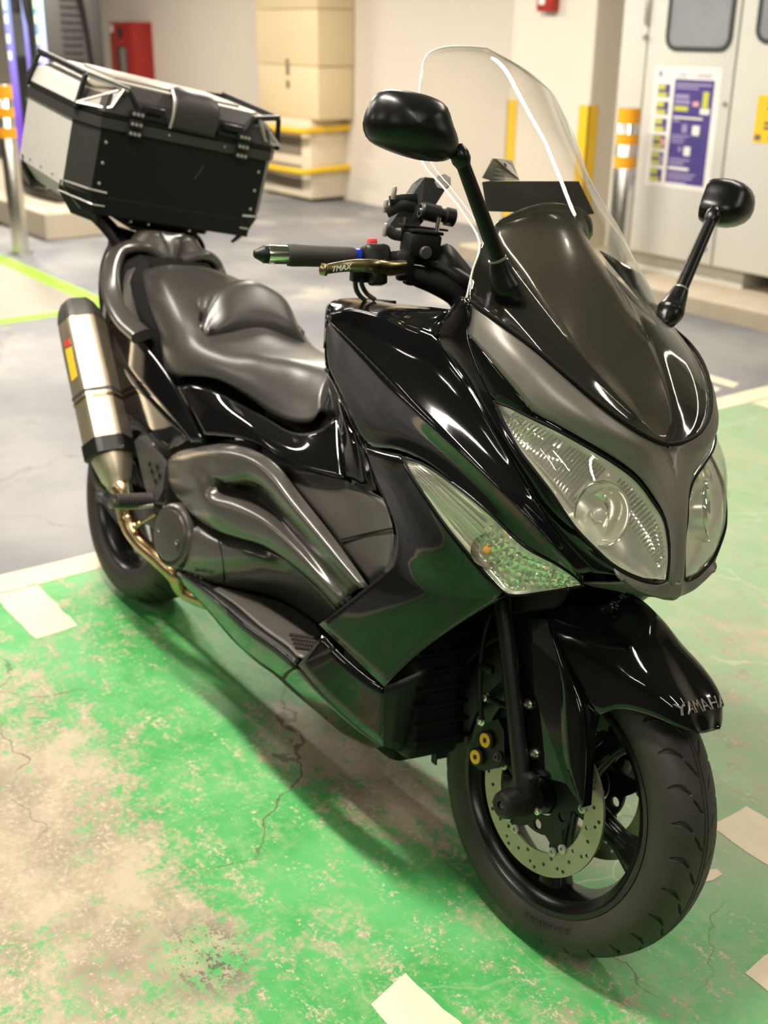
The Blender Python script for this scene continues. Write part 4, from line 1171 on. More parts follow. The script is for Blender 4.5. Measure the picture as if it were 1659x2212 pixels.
# phone cradle on its ball joint
part('cradle_plate', merge((lambda q_: (q_+[p+Vector((-.010, -.004, -.004)) for p in q_], [tuple(range(7)), tuple(reversed(range(7, 14)))]+[(i, i+7, (i+1) % 7+7, (i+1) % 7) for i in range(7)]))(P('902,398,-.130 918,385,-.120 946,388,-.095 962,412,-.085 935,455,-.105 906,491,-.130 838,495,-.175'))), M['black'], SCO, 0, False, 0, face=False)
for s in ('835,462,-.185 870,447,-.165 895,452,-.145', '842,438,-.185 870,434,-.165 900,432,-.140', '838,496,-.178 850,508,-.170 868,512,-.16'):
    part('cradle_arm', tube(P(s), 1, 8, 10, (.010, .005), (0, 0, 1)), M['black'], SCO, 0, False, 30, face=False)
for u, v, y_ in ((833, 448, -.187), (851, 420, -.185), (832, 500, -.182)):
    part('cradle_prong', lathe([(.0, -.012), (.0045, -.010), (.0045, .008), (.003, .012), (0, .0125)], S(u, v, y_), (.1, -.1, 1), 10), M['silver'], SCO, 0, False, 40, face=False)
kd = (S(965, 470, -.090)-S(910, 457, -.135)).normalized()
part('ball_joint', lathe([(.0, -.002), (.013, -.001), (.0155, .002), (.0155, .034), (.012, .036), (.012, .044), (.016, .046), (.016, .062), (.012, .064), (0, .066)], S(910, 457, -.135), kd, 22), M['black'], SCO, 0, False, 30, face=False)
part('joint_ring', lathe([(.0105, -.0025), (.0125, -.0030), (.0125, -.0015)], S(910, 457, -.135), kd, 22, None, 1, 1, False), M['silver'], SCO, 0, False, 30, face=False)
part('joint_screw', lathe([(0, -.0045), (.004, -.0042), (.0045, -.001)], S(910, 457, -.135), kd, 10), M['steel'], SCO, 0, False, 30, face=False)
part('cradle_base', box((0, 0, 0), (.086, .004, .026), .001, mat3(S(915, 494, -.130), Vector((.25, 1, .06)), (0, 0, 1))), M['black'], SCO, 0, False, 0, face=False)
for u in (873, 945):
    part('cradle_bolt', lathe([(.004, -.012), (.004, .014), (.0, .0145)], S(u, 490, -.15 if u < 900 else -.115), (0, 0, 1), 10), M['steel'], SCO, 0, False, 30, face=False)
part('joint_post', tube(P('968,488,-.09 968,470,-.09'), .007, 8, 3), M['black'], SCO, 0, False, 30, face=False)
# --- front wheel
def tyre(R, hw, cx, bead, nseg=960, grooves=True):
    rim_h = hw*.77
    prof = [(bead, rim_h), (bead+.010, hw*.90), (bead+.024, hw*.985), (bead+.036, hw), (R-.030, hw*.955), (R-.022, hw*.89), (R-.0165, hw*.82), (R-.012, hw*.73), (R-.0085, hw*.63), (R-.0058, hw*.53), (R-.0036, hw*.42), (R-.0020, hw*.31), (R-.0009, hw*.20), (R-.0002, hw*.10), (R, 0)]
    pr_ = [(r, -h) for r, h in prof]+[(r, h) for r, h in reversed(prof[:-1])]
    fine = []
    for (a, b) in zip(pr_, pr_[1:]):
        k = 1 if (a[0] < R-.030 and b[0] < R-.025) else 4
        for i in range(k):
            fine.append((a[0]+(b[0]-a[0])*i/k, a[1]+(b[1]-a[1])*i/k))
    fine.append(pr_[-1])
    V, F = [], []
    m = len(fine)
    NG = 30
    for i in range(nseg):
        t = 2*PI*i/nseg
        for r, h in fine:
            dr = 0.0
            if grooves and r > R-.028:
                a = abs(h)/hw
                ph = (t*NG/(2*PI)+(0.0 if h < 0 else .5)) % 1.0
                ph2 = (ph+.5) % 1.0
                if .42 < a < .90:
                    c = .30+.30*(a-.42)/.48+.12*math.sin((a-.42)/.48*PI)
                    w = .075*math.sin((a-.42)/.48*PI)**.6
                    if abs(ph-c) < w:
                        dr = .0055*(1-((ph-c)/w)**4)
                if .10 < a < .40:
                    c = .25+.75*(a-.10)/.5
                    w = .060*math.sin((a-.10)/.30*PI)**.6
                    if abs(ph2-c) < w:
                        dr = .0055*(1-((ph2-c)/w)**4)
                if .045 < a < .085:
                    dr = .003
            rr2 = r-dr
            V.append(Vector((cx+rr2*math.cos(t), h, R+rr2*math.sin(t))))
    for i in range(nseg):
        for j in range(m-1):
            F.append((i*m+j, i*m+j+1, ((i+1) % nseg)*m+j+1, ((i+1) % nseg)*m+j))
    return V, F
FR, RR = .2745, .2865
FC, RC = Vector((1.58, 0, FR)), Vector((0, 0, RR))
def wheel(C, R, hw, bead, par, spk, off):
    ty = part('tyre', tyre(R, hw, C.x, bead), M['rubber'], par, 0, smooth=40, face=False)
    h = hw*.80
    rimp = [(bead+.007, h), (bead+.006, h+.005), (bead-.002, h+.004), (bead-.010, h-.006), (bead-.020, h-.010), (bead-.028, h-.030), (bead-.031, 0)]
    rimp = rimp+[(r, -y) for r, y in reversed(rimp[:-1])]
    inner = [(bead-.004, -h+.002), (bead-.004, h-.002)]
    loop = rimp+inner+rimp[:1]
    part('rim', lathe(loop, C, (0, 1, 0), 96, None, 1, 1, False), M['wheel'], par, 0, smooth=40, face=False)
    part('hub', lathe([(.016, -.075), (.030, -.074), (.034, -.05), (.028, -.03), (.028, .03), (.034, .05), (.030, .074), (.016, .075)], C, (0, 1, 0), 28), M['wheel'], par, 0, smooth=30, face=False)
    for k in range(spk):
        a = math.radians(off+360/spk*k)
        d = Vector((math.cos(a), 0, math.sin(a)))
        n_ = Vector((-math.sin(a), 0, math.cos(a)))
        part('spoke', tube([C+d*.028, C+d*.08, C+d*(bead-.045), C+d*(bead-.026)], [1.15, .95, .85, 1.5], 12, 20, (.017, .020), (0, 1, 0)), M['wheel'], par, 0, smooth=50, face=False)
    return ty
ft = wheel(FC, FR, .060, .1985, SCO, 5, -84)
wheel(RC, RR, .080, .1985, SCO, 5, -60)
# raised sidewall lettering arc
def side_bend(v):
    a = -1.02-v.x/.216
    return Vector((FC.x+(.216+v.y)*math.cos(a), -.0588-v.z-abs(v.y)*.05, FC.z+(.216+v.y)*math.sin(a)))
part('tyre_lettering', text_vf('BRIDGESTONE', .016, Matrix.Identity(4), .0008, side_bend), M['rubber'], SCO, 0, smooth=0, face=False)
def disc(y, R=.1335, ri=.0945, par=SCO):
    out = circle2(0, 0, R, 96)
    inn_ = circle2(0, 0, ri, 72)
    holes = [inn_]
    for k in range(36):
        a = 2*PI*k/36
        r = (.103, .114, .125)[(k*2) % 3]
        holes.append(circle2(r*math.cos(a), r*math.sin(a), .0035, 8))
        if k % 3 == 0:
            a2 = a+PI/36
            holes.append(circle2(.119*math.cos(a2), .119*math.sin(a2), .0032, 8))
    s = 1 if y > 0 else -1
    part('brake_disc', plate(out, holes, .005, mat3((FC.x, y+.0025, FC.z), (1, 0, 0), (0, 0, 1))), M['disc'], par, 0, smooth=30, face=False)
    # carrier: hub ring with arms and floating buttons
    pts = []
    for i in range(120):
        a = 2*PI*i/120
        k = math.cos(5*(a-math.radians(-84+36)))
        pts.append(((.066+.028*max(0, k)**1.5)*math.cos(a), (.066+.028*max(0, k)**1.5)*math.sin(a)))
    holes2 = [circle2(0, 0, .034, 32)]+[circle2(.052*math.cos(a), .052*math.sin(a), .009, 12) for a in [math.radians(-84+72*k) for k in range(5)]]
    part('disc_carrier', plate(pts, holes2, .006, mat3((FC.x, y-s*.002+.003, FC.z), (1, 0, 0), (0, 0, 1))), M['black'], par, 0, smooth=30, face=False)
    for k in range(10):
        a = math.radians(-84+36+72*(k//2))+(.13 if k % 2 else -.13)
        part('disc_button', lathe([(.003, 0), (.0075, 0), (.0078, .004), (.0035, .005), (.003, .002)], (FC.x+.0915*math.cos(a), y+s*.002, FC.z+.0915*math.sin(a)), (0, s, 0), 14), M['silver'], par, 0, smooth=30, face=False)
disc(-.068)
disc(.068)
# fork legs, axle, sliders
fd = (S(1090, 1340, -.122)-S(1129, 1690, -.122)).normalized()
fl = S(1129, 1695, -.122)
part('fork_leg', tube([fl-fd*.02, fl+fd*.16, fl+fd*.46], [.0150, .0140, .0155], 18, 12), M['black'], SCO, 0, True, 50, face=False)
part('fork_foot', merge(box((0, 0, 0), (.040, .030, .075), .010, mat3((1.581, -.120, .292), (1, 0, 0), (0, 1, 0))), lathe([(.026, -.02), (.026, .016)], (1.58, -.112, FR), (0, -1, 0), 24)), M['black'], SCO, 0, True, 30, face=False)
part('axle_slider', lathe([(.0, -.002), (.0245, 0), (.0245, .022), (.0215, .033), (.015, .037), (.0075, .037), (.0065, .028), (0, .028)], (1.58, -.128, FR), (0, -1, 0), 28), M['black'], SCO, 0, True, 30, face=False)
part('axle_bolt', lathe([(.0058, 0), (.0058, .005), (0, .0055)], (1.58, -.1565, FR), (0, -1, 0), 10), M['chargrey'], SCO, 0, True, 30, face=False)
mesh('front_axle', lathe([(.010, -.13), (.010, .13)], FC, (0, 1, 0), 14), M['black'], SCO, 30)
part('pinch_bolt', lathe([(.006, 0), (.006, .005), (.0035, .006), (.003, .003), (0, .003)], S(1164, 1754, -.137), (0, -1, 0), 10), M['steel'], SCO, 0, True, 30, face=False)
# calipers
cal = P('1020,1655,-.098 1015,1625,-.098 1030,1590,-.098 1050,1565,-.098 1075,1555,-.098 1088,1580,-.098 1090,1640,-.098 1070,1662,-.098 1045,1668,-.098')
part('caliper', merge((cal+[p+Vector((0, .055, 0)) for p in cal], [tuple(range(9)), tuple(reversed(range(9, 18)))]+[(i, i+9, (i+1) % 9+9, (i+1) % 9) for i in range(9)])), M['black'], SCO, 0, True, 0, face=False)
for u, v in ((1054, 1600), (1033, 1636)):
    c = S(u, v, -.100)
    star = [(.0048*(1+.28*math.cos(6*a))*math.cos(a), .0048*(1+.28*math.cos(6*a))*math.sin(a)) for a in [2*PI*i/36 for i in range(36)]]
    part('piston_housing', lathe([(.0155, -.006), (.0155, .004), (.0125, .006)], c, (0, -1, 0), 26), M['black'], SCO, 0, True, 30, face=False)
    part('piston_plug', plate(circle2(0, 0, .0122, 28), [star], .003, mat3(c+Vector((0, -.005, 0)), (1, 0, 0), (0, 0, 1))), M['gold'], SCO, 0, True, 30, face=False)
    part('plug_recess', lathe([(.0065, 0), (.0065, .001)], c+Vector((0, -.0045, 0)), (0, -1, 0), 12), M['bronze'], SCO, 0, True, 30, face=False)
for u, v, r in ((1040, 1558, .0065), (1052, 1509, .006), (1077, 1637, .006), (1141.6, 1523.5, .0065), (1155, 1630, .0068)):
    part('fender_bolt' if u > 1100 else 'caliper_bolt', lathe([(r*1.5, 0), (r*1.5, .002), (r, .0022), (r, .007), (r*.5, .0075), (r*.4, .004), (0, .004)], S(u, v, -.1045 if u > 1100 else -.100), (0, -1, 0), 12), M['steel'] if v != 1637 else M['chargrey'], SCO, 0, True, 30, face=False)
part('brake_hose', tube(P('1040,1556,-.106 1038,1530,-.108 1036,1490,-.108 1038,1440,-.105 1046,1380,-.10 1060,1330,-.09'), .0052, 8, 40), M['black'], SCO, 0, True, 50, face=False)
part('hose_clip', box((0, 0, 0), (.034, .014, .010), .003, mat3(S(1050, 1446, -.105), (1, 0, .15), (0, 0, 1))), M['black'], SCO, 0, True, 30, face=False)
part('hose_bracket', tube(P('1052,1509,-.10 1075,1520,-.10 1100,1530,-.105'), .006, 8, 10), M['black'], SCO, 0, True, 50, face=False)
# --- front mudguard
FN = [
 ('1150,1345,-.098', '1185,1325,-.082', '@1.535,0,.625'),
 ('1215,1440,-.094', '1260,1370,-.074', '@1.595,0,.638'),
 ('1276,1545,-.090', '1340,1430,-.074', '@1.655,0,.622'),
 ('1335,1533,-.087', '1392,1462,-.070', '1430,1380,.0'),
 ('1400,1546,-.077', '1437,1492,-.060', '1467,1440,.0'),
 ('1460,1571,-.058', '1482,1532,-.044', '1503,1505,.0'),
 ('1497,1582,-.036', '@1.790,-.024,.514', '@1.792,0,.517'),
 ('1511,1585,-.026', '@1.801,-.016,.494', '@1.803,0,.495')]
rows = []
for a, b, c in FN:
    h = [P(a)[0], P(b)[0], P(c)[0]]
    rows.append(h+[Vector((p.x, -p.y, p.z)) for p in (h[1], h[0])])
fen_rows = [rs(r, 25) for r in rows]
part('front_mudguard', loft(fen_rows, 25, 5, False), M['gloss'], SCO, .003, smooth=50)
hp = P('1370,1440,-.050 1400,1400,-.034 1432,1395,-.010 1452,1420,-.004 1458,1450,-.012 1440,1462,-.034 1405,1462,-.050')
# side skirt of the mudguard in front of the fork
sk = P('1098,1340,-.101 1180,1340,-.097 1232,1460,-.096 1277,1548,-.094 1267,1590,-.098 1263,1660,-.102 1257,1747,-.106 1222,1695,-.106 1135,1668,-.105 1112,1560,-.103 1098,1450,-.102')
k = len(sk)
part('mudguard_skirt', (sk+[p+Vector((0, .022, 0)) for p in sk], [tuple(range(k)), tuple(reversed(range(k, 2*k)))]+[(i, i+k, (i+1) % k+k, (i+1) % k) for i in range(k)]), M['gloss'], SCO, 0, True, 0)
part('skirt_ridge', loft([P('1185,1352,-.099 1210,1460,-.108 1212,1560,-.114 1218,1640,-.113 1257,1744,-.108'), P('1232,1460,-.097 1250,1500,-.100 1262,1560,-.102 1264,1650,-.103 1259,1740,-.107')], 14, 3), M['gloss'], SCO, .004, True)
# mudguard tail hugging the back of the tyre
rows = []
for a in range(88, 199, 11):
    t = math.radians(a)
    r = .300
    rows.append([Vector((FC.x+(r-.030)*math.cos(t), -.066, FC.z+(r-.030)*math.sin(t))), Vector((FC.x+r*math.cos(t), -.050, FC.z+r*math.sin(t))), Vector((FC.x+(r+.004)*math.cos(t), 0, FC.z+(r+.004)*math.sin(t))), Vector((FC.x+r*math.cos(t), .050, FC.z+r*math.sin(t))), Vector((FC.x+(r-.030)*math.cos(t), .066, FC.z+(r-.030)*math.sin(t)))])
part('mudguard_tail', loft(rows, 13, 2), M['black'], SCO, .003, smooth=50, face=False)
# maker's lettering across the mudguard nose
from mathutils.bvhtree import BVHTree
fv, ff = loft(fen_rows, 25, 5, False)
bvh = BVHTree.FromPolygons([tuple(v) for v in fv], ff)
TO = Vector((1.779, -.060, .522))
TE = Vector((-.016, 0, .025)).normalized()
TNN = Vector((.025, 0, .016)).normalized()
def fen_bend(v):
    o = TO+Vector((0, 1, 0))*v.x+TE*(v.y-.004)+TNN*.08
    h = bvh.ray_cast(o, -TNN, .3)
    p = h[0] if h[0] is not None else o-TNN*.08
    return p+TNN*(.0015+v.z)
part('mudguard_lettering', text_vf('YAMAHA', .0275, Matrix.Identity(4), .0004, fen_bend), M['gun'], SCO, 0, smooth=0, face=False)
# --- radiator and dark bay behind the wheel
mesh('radiator', box((1.315, 0, .40), (.04, .34, .30), .006, Matrix.Translation((1.315, 0, .40)) @ Matrix.Rotation(math.radians(-14), 4, 'Y') @ Matrix.Translation((-1.315, 0, -.40))), M['matte'], SCO, 30)
for k in range(9):
    z = .28+k*.03
    x = 1.338+(z-.40)*-.25
    mesh('radiator_slat', box((x+.004, 0, z), (.012, .36, .006), .001), M['matte'], SCO, 0)
mesh('belly_lip', box((1.31, 0, .252), (.09, .34, .04), .012), M['black'], SCO, 30)
mesh('belly_tray', box((.98, 0, .215), (.64, .30, .05), .02), M['matte'], SCO, 30)
mesh('steering_stem', tube([Vector((1.46, 0, .60)), Vector((1.27, 0, 1.0))], .03, 14, 3), M['matte'], SCO, 40)
mesh('fork_yoke', box((1.45, 0, .64), (.07, .30, .035), .01), M['matte'], SCO, 30)
# --- rear: swing arm, pivot cover, foot peg, bracket, exhaust
part('swing_arm', tube([Vector((.52, -.150, .355)), Vector((.25, -.140, .325)), Vector((-.05, -.130, .2865))], 1, 10, 12, (.014, .030), (0, 1, 0)), M['chargrey'], SCO, 0, True, 40, face=False)
mesh('rear_axle', lathe([(.012, -.15), (.012, .15)], RC, (0, 1, 0), 14), M['steel'], SCO, 30)
mesh('rear_hugger', tube([Vector((.30, 0, .46)), Vector((.16, 0, .56)), Vector((0, 0, .60)), Vector((-.14, 0, .57))], 1, 10, 16, (.085, .012), (0, 1, 0)), M['matte'], SCO, 40)
part('swing_arm_plate', merge((lambda q_: (q_+[p+Vector((0, .010, 0)) for p in q_], [tuple(range(6)), tuple(reversed(range(6, 12)))]+[(i, i+6, (i+1) % 6+6, (i+1) % 6) for i in range(6)]))(P('207,1066,-.165 232,1085,-.165 262,1110,-.165 285,1150,-.165 275,1158,-.165 240,1115,-.165'))), M['chargrey'], SCO, 0, False, 0, face=False)
pc = S(371, 1159, -.248)
pax = Vector((.10, -1, .06)).normalized()
part('pivot_cover', lathe([(.0, .010), (.050, .0095), (.056, .008), (.058, .003), (.066, .004), (.070, .0), (.073, -.010), (.073, -.10), (0, -.10)], pc, pax, 48), M['satin'], SCO, 0, True, 25, face=False)
for u, v in ((346, 1146), (384, 1173)):
    part('cover_screw', lathe([(.0055, 0), (.0055, .004), (0, .006)], S(u, v, -.2575), pax, 10), M['steel'], SCO, 0, True, 30, face=False)
br_ = P('290,955,-.190 300,944,-.190 345,985,-.196 358,1010,-.198 352,1060,-.200 342,1082,-.200 325,1085,-.196 312,1050,-.194')
k = len(br_)
part('peg_bracket', (br_+[p+Vector((0, .012, 0)) for p in br_], [tuple(range(k)), tuple(reversed(range(k, 2*k)))]+[(i, i+k, (i+1) % k+k, (i+1) % k) for i in range(k)]), M['chargrey'], SCO, 0, True, 0)
for u, v in ((324, 1004), (340, 1010), (329, 1021), (345, 1029), (336, 1041)):
    part('bracket_hole', lathe([(.006, 0), (.006, .0015)], S(u, v, -.2005), (0, -1, 0), 12), M['matte'], SCO, 0, True, 30, face=False)
part('foot_peg', tube(P('244,1082,-.305 284,1081,-.25 326,1080,-.200'), [.0135, .0140, .0135], 12, 24), M['rubber'], SCO, 0, True, 50, face=False)
V, F = [], []
pa, pb = P('250,1082,-.300 322,1080,-.205')
for i in range(13):
    c = pa.lerp(pb, i/12)
    V, F = merge((V, F), lathe([(.0142, -.0018), (.0156, 0), (.0142, .0018)], c, pb-pa, 14))
part('peg_ribs', (V, F), M['rubber'], SCO, 0, True, 30, face=False)
part('peg_bar', tube(P('240,1094,-.305 284,1097,-.25 330,1094,-.200'), [.0055, .0055, .0065], 10, 12), M['steel'], SCO, 0, True, 50, face=False)
part('peg_end', lathe([(0, -.004), (.012, -.003), (.012, .003), (0, .004)], S(242, 1090, -.306), pb-pa, 12), M['steel'], SCO, 0, True, 40, face=False)
# exhaust
m0, m1_ = S(176, 697, -.232), S(236, 968, -.222)
ma_ = (m1_-m0).normalized()
ml = (m1_-m0).length
def hexsec(prof, n=48):
    """six-sided can with rounded corners: prof (radius, distance)"""
    x, y, a = frame(ma_, (0, -1, .25))
    V, F = [], []
    for r, h in prof:
        for k in range(n):
            t = 2*PI*k/n
            w = (t+PI/6) % (PI/3)-PI/6
            rad = r*min(1.0, .90/math.cos(w))*(1+.0)
            V.append(m0+a*h+x*rad*math.cos(t)*1.08+y*rad*math.sin(t)*.98)
    m = len(prof)
    for i in range(m-1):
        for k in range(n):
            F.append((i*n+k, i*n+(k+1) % n, (i+1)*n+(k+1) % n, (i+1)*n+k))
    F.append(tuple(reversed(range(n))))
    F.append(tuple(range((m-1)*n, m*n)))
    return V, F
part('muffler_can', hexsec([(.054, 0), (.0565, .012), (.0585, .10), (.0585, ml)]), M['titan'], SCO, 0, smooth=20, face=False)
part('muffler_end_cap', hexsec([(.030, -.048), (.040, -.050), (.050, -.030), (.0555, -.004), (.0560, .006)]), M['chargrey'], SCO, 0, smooth=30, face=False)
part('muffler_outlet', lathe([(.026, -.054), (.030, -.052), (.028, -.02)], m0, ma_, 24, None, 1, 1, False), M['titan'], SCO, 0, smooth=30, face=False)
for d in (.205, .222):
    part('muffler_band', hexsec([(.0590, d), (.0602, d+.001), (.0602, d+.008), (.0590, d+.009)]), M['bronze'] if d > .21 else M['chargrey'], SCO, 0, smooth=20, face=False)
part('muffler_strap', hexsec([(.0600, ml-.012), (.0625, ml-.010), (.0625, ml+.028), (.0560, ml+.030)]), M['black'], SCO, 0, smooth=25, face=False)
part('strap_bolt', lathe([(.005, 0), (.005, .006), (0, .007)], S(266, 966, -.275), (0, -1, .1), 10), M['steel'], SCO, 0, smooth=30, face=False)
part('muffler_hanger', loft([P('190,975,-.26 192,1020,-.25 205,1055,-.23 232,1073,-.20'), P('203,985,-.26 206,1020,-.25 220,1048,-.23 240,1062,-.20')], 12, 2), M['black'], SCO, .006)
part('muffler_cone', lathe([(.0525, ml+.005), (.050, ml+.03), (.036, ml+.085), (.027, ml+.100), (.026, ml+.11)], m0, ma_, 36), M['titan'], SCO, 0, smooth=40, face=False)
ce = m0+ma_*(ml+.10)
part('exhaust_pipe', tube([ce, S(264, 1060, -.214), S(272, 1108, -.205), S(283, 1142, -.198), S(305, 1175, -.190), S(345, 1212, -.175), S(378, 1245, -.155), S(396, 1276, -.125), Vector((.58, -.09, .205)), Vector((.74, -.03, .24))], [.0245, .0235, .0205, .0195, .0195, .0195, .0195, .019, .019, .019], 16, 72), M['bronze'], SCO, 0, smooth=50, face=False)
part('pipe_joint', lathe([(.0215, -.006), (.0225, 0), (.0215, .006)], S(276, 1124, -.203), S(285, 1146, -.198)-S(272, 1108, -.205), 20), M['bronze'], SCO, 0, smooth=30, face=False)
sv = (S(338, 1112, -.20)-S(292, 1140, -.205))
part('pipe_sensor', lathe([(.010, 0), (.010, .010), (.007, .012), (.007, .028), (.0045, .030), (.0045, sv.length)], S(292, 1140, -.205), sv, 12), M['bronze'], SCO, 0, smooth=30, face=False)
part('pipe_spring', tube(P('276,1042,-.235 278,1055,-.232 280,1072,-.228'), .0035, 8, 10), M['steel'], SCO, 0, smooth=40, face=False)
# stickers on the outer face of the can
cv, cf = hexsec([(.054, 0), (.0565, .012), (.0585, .10), (.0585, ml)])
cb_ = BVHTree.FromPolygons([tuple(v) for v in cv], cf)
def on_can(u, v):
    d = unlean(wray(u, v)).normalized()
    h = cb_.ray_cast(CS, d)
    return (h[0]-d*.0015) if h[0] is not None else None
for px, mm in ((((141, 757), (154, 750), (166, 815), (155, 826)), 'yellow'), (((139, 738), (149, 733), (152, 746), (141, 753)), 'red')):
    ps_ = [on_can(u, v) for u, v in px]
    if all(p is not None for p in ps_):
        part('muffler_sticker', (ps_, [(0, 1, 2, 3)]), M[mm], SCO, .0008, smooth=0)
    else:
        print('sticker missed', mm)
# --- side stand on the far side
mesh('side_stand', tube([Vector((.62, .12, .26)), Vector((.66, .17, .16)), Vector((.70, .205, .045))], [.013, .012, .011], 10, 14), M['black'], SCO, 40)
mesh('stand_foot', box((.705, .21, .042), (.07, .05, .008), .003, Matrix.Translation((.705, .21, .042)) @ Matrix.Rotation(PHI, 4, 'X') @ Matrix.Translation((-.705, -.21, -.042))), M['black'], SCO, 30)
# ================================================================ TOP CASE
MW = Matrix.Translation((0, 0, .002)) @ Matrix.Rotation(-PHI, 4, 'X') @ Matrix.Translation((-.09, 0, 1.0)) @ Matrix.Rotation(math.radians(7.5), 4, 'Y')
TC = thing('top_case', 'boxy aluminium luggage case with black front panel on the scooter carrier', 'luggage case')
TC.matrix_world = MW
def ring(x0, x1, hy, ch, z):
    """plan outline (octagon with front and rear chamfers) at height z"""
    return [Vector((x1-ch*1.3, -hy, z)), Vector((x1, -hy+ch, z)), Vector((x1, hy-ch, z)), Vector((x1-ch*1.3, hy, z)), Vector((x0+ch, hy, z)), Vector((x0, hy-ch, z)), Vector((x0, -hy+ch, z)), Vector((x0+ch, -hy, z))]
XF, XB, HY, CH = 0.0, -.415, .285, .048
lowr = ring(XB+.01, XF-.004, HY-.045, .02, .0)
midr = ring(XB, XF, HY, CH, .045)
topr = ring(XB, XF, HY, CH, .212)
def quad(a, b, c, d):
    return ([a, b, c, d], [(0, 1, 2, 3)])
names = ['corner_panel', 'front_panel', 'corner_panel', 'side_panel', 'corner_panel', 'rear_panel', 'corner_panel', 'side_panel']
mats = {'corner_panel': 'casedk', 'front_panel': 'caseblk', 'side_panel': 'casealu', 'rear_panel': 'caseblk'}
cen = Vector((-.2, 0, .12))
def outw(vf):
    V, F = vf
    n = (V[F[0][1]]-V[F[0][0]]).cross(V[F[0][2]]-V[F[0][0]])
    c = sum((V[i] for i in F[0]), Vector())/len(F[0])
    return vf if n.dot(c-cen) > 0 else (V, [tuple(reversed(f)) for f in F])
for i, nm in enumerate(names):
    j = (i+1) % 8
    mesh(nm, outw(quad(midr[i], midr[j], topr[j], topr[i])), M[mats[nm]], TC, 0, .004)
    sk_ = mesh('skirt_panel', outw(quad(lowr[i], lowr[j], midr[j], midr[i])), M['caseblk'] if nm != 'side_panel' else M['casealu'], TC, 0, .004)
mesh('floor_panel', (lowr+[p+Vector((0, 0, .004)) for p in lowr], [tuple(reversed(range(8))), tuple(range(8, 16))]), M['caseblk'], TC, 0)
# front face runs straight down to the base
mesh('front_apron', box((-.0035, 0, .022), (.012, 2*(HY-CH)-.02, .046), .002), M['caseblk'], TC, 0)
def band_(z0, z1, gx, m, nm):
    a, b = ring(XB-gx, XF+gx, HY+gx, CH, z0), ring(XB-gx, XF+gx, HY+gx, CH, z1)
    V = a+b
    F = [(i, (i+1) % 8, (i+1) % 8+8, i+8) for i in range(8)]+[tuple(reversed(range(8))), tuple(range(8, 16))]
    if (V[1]-V[0]).cross(V[8]-V[0]).dot(V[0]-cen) < 0:
        F = [tuple(reversed(f)) for f in F]
    return mesh(nm, (V, F), m, TC, 0)
band_(.208, .232, .005, M['casedk'], 'rim_band')
band_(.234, .246, .004, M['caseblk'], 'lid_seal')
l0, l1, l2_ = ring(XB, XF, HY, CH, .246), ring(XB+.008, XF-.010, HY-.010, CH, .285), ring(XB+.045, XF-.040, HY-.050, CH, .312)
lid = thing
for i, nm in enumerate(names):
    j = (i+1) % 8
    mm = 'casealu' if nm == 'side_panel' else ('casedk' if nm != 'front_panel' else 'casedk')
    mesh('lid_side', outw(quad(l0[i], l0[j], l1[j], l1[i])), M[mm], TC, 0, .003)
    mesh('lid_slope', outw(quad(l1[i], l1[j], l2_[j], l2_[i])), M['casedk'] if nm == 'front_panel' else (M['casetop'] if mm != 'casealu' else M['casealu']), TC, 0, .003)
V = l2_+[p+Vector((0, 0, .004)) for p in l2_]
mesh('lid_top', (V, [tuple(range(8, 16)), tuple(reversed(range(8)))]+[(i, (i+1) % 8, (i+1) % 8+8, i+8) for i in range(8)]), M['casetop'], TC, 0)
mesh('lid_emboss', box((-.2, 0, .319), (.20, .36, .008), .003), M['casetop'], TC, 30)
# rivets
def rivet(p, n, r=.0042, m='silver'):
    return mesh('rivet', lathe([(r, 0), (r*.8, .002), (0, .0028)], p, n, 10), M[m], TC, 40)
for y_ in (-1, 1):
    for z in (.075, .125, .175):
        rivet((XF+.0005, y_*(HY-CH-.018), z), (1, 0, 0))
for s in (-1, 1):
    for x in (-.13, -.21, -.29, -.35):
        rivet((x, s*(HY+.0005), .058), (0, s, 0), .003, 'chargrey')
for y_ in (-.06, .10):
    rivet((XF+.0055, y_, .222), (1, 0, 0), .003)
# bottom corner guards
for sx_, sy_ in ((1, -1), (1, 1), (-1, -1), (-1, 1)):
    xf = XF if sx_ > 0 else XB
    a = [Vector((xf-sx_*CH*1.5, sy_*(HY+.003), .058)), Vector((xf+sx_*.003, sy_*(HY-CH*.9), .058)), Vector((xf+sx_*.003, sy_*(HY-CH*.9-.045), .055)), Vector((xf+sx_*.003, sy_*(HY-CH*.9-.045), .022)), Vector((xf+sx_*.002, sy_*(HY-CH*.9-.015), .022)), Vector((xf-sx_*.015, sy_*(HY-CH-.040), -.026)), Vector((xf-sx_*CH*1.4, sy_*(HY-.035), -.020)), Vector((xf-sx_*CH*1.6, sy_*(HY+.002), .030))]
    V = a+[p+Vector((-sx_*.006, -sy_*.006, .002)) for p in a]
    F = [(0, 1, 4, 7), (1, 2, 3, 4), (7, 4, 5, 6), (8, 15, 12, 9), (9, 12, 11, 10), (15, 14, 13, 12)]
    for e0, e1 in ((0, 1), (1, 2), (2, 3), (3, 4), (4, 5), (5, 6), (6, 7), (7, 0)):
        F.append((e0, e0+8, e1+8, e1))
    me_ = mesh('corner_guard', (V, F), M['black'], TC, 0)
    mesh('guard_trim', merge(tube([a[0], a[1], a[2]], .0028, 6, 12, smooth=False), tube([a[7], a[4], a[3]], .0022, 6, 12, smooth=False)), M['silver'], TC, 30)
    mesh('guard_bolt', lathe([(.005, 0), (.005, .003), (0, .0035)], (xf+sx_*.004, sy_*(HY-CH*.9-.03), .040), (sx_, 0, 0), 10), M['caseblk'], TC, 30)
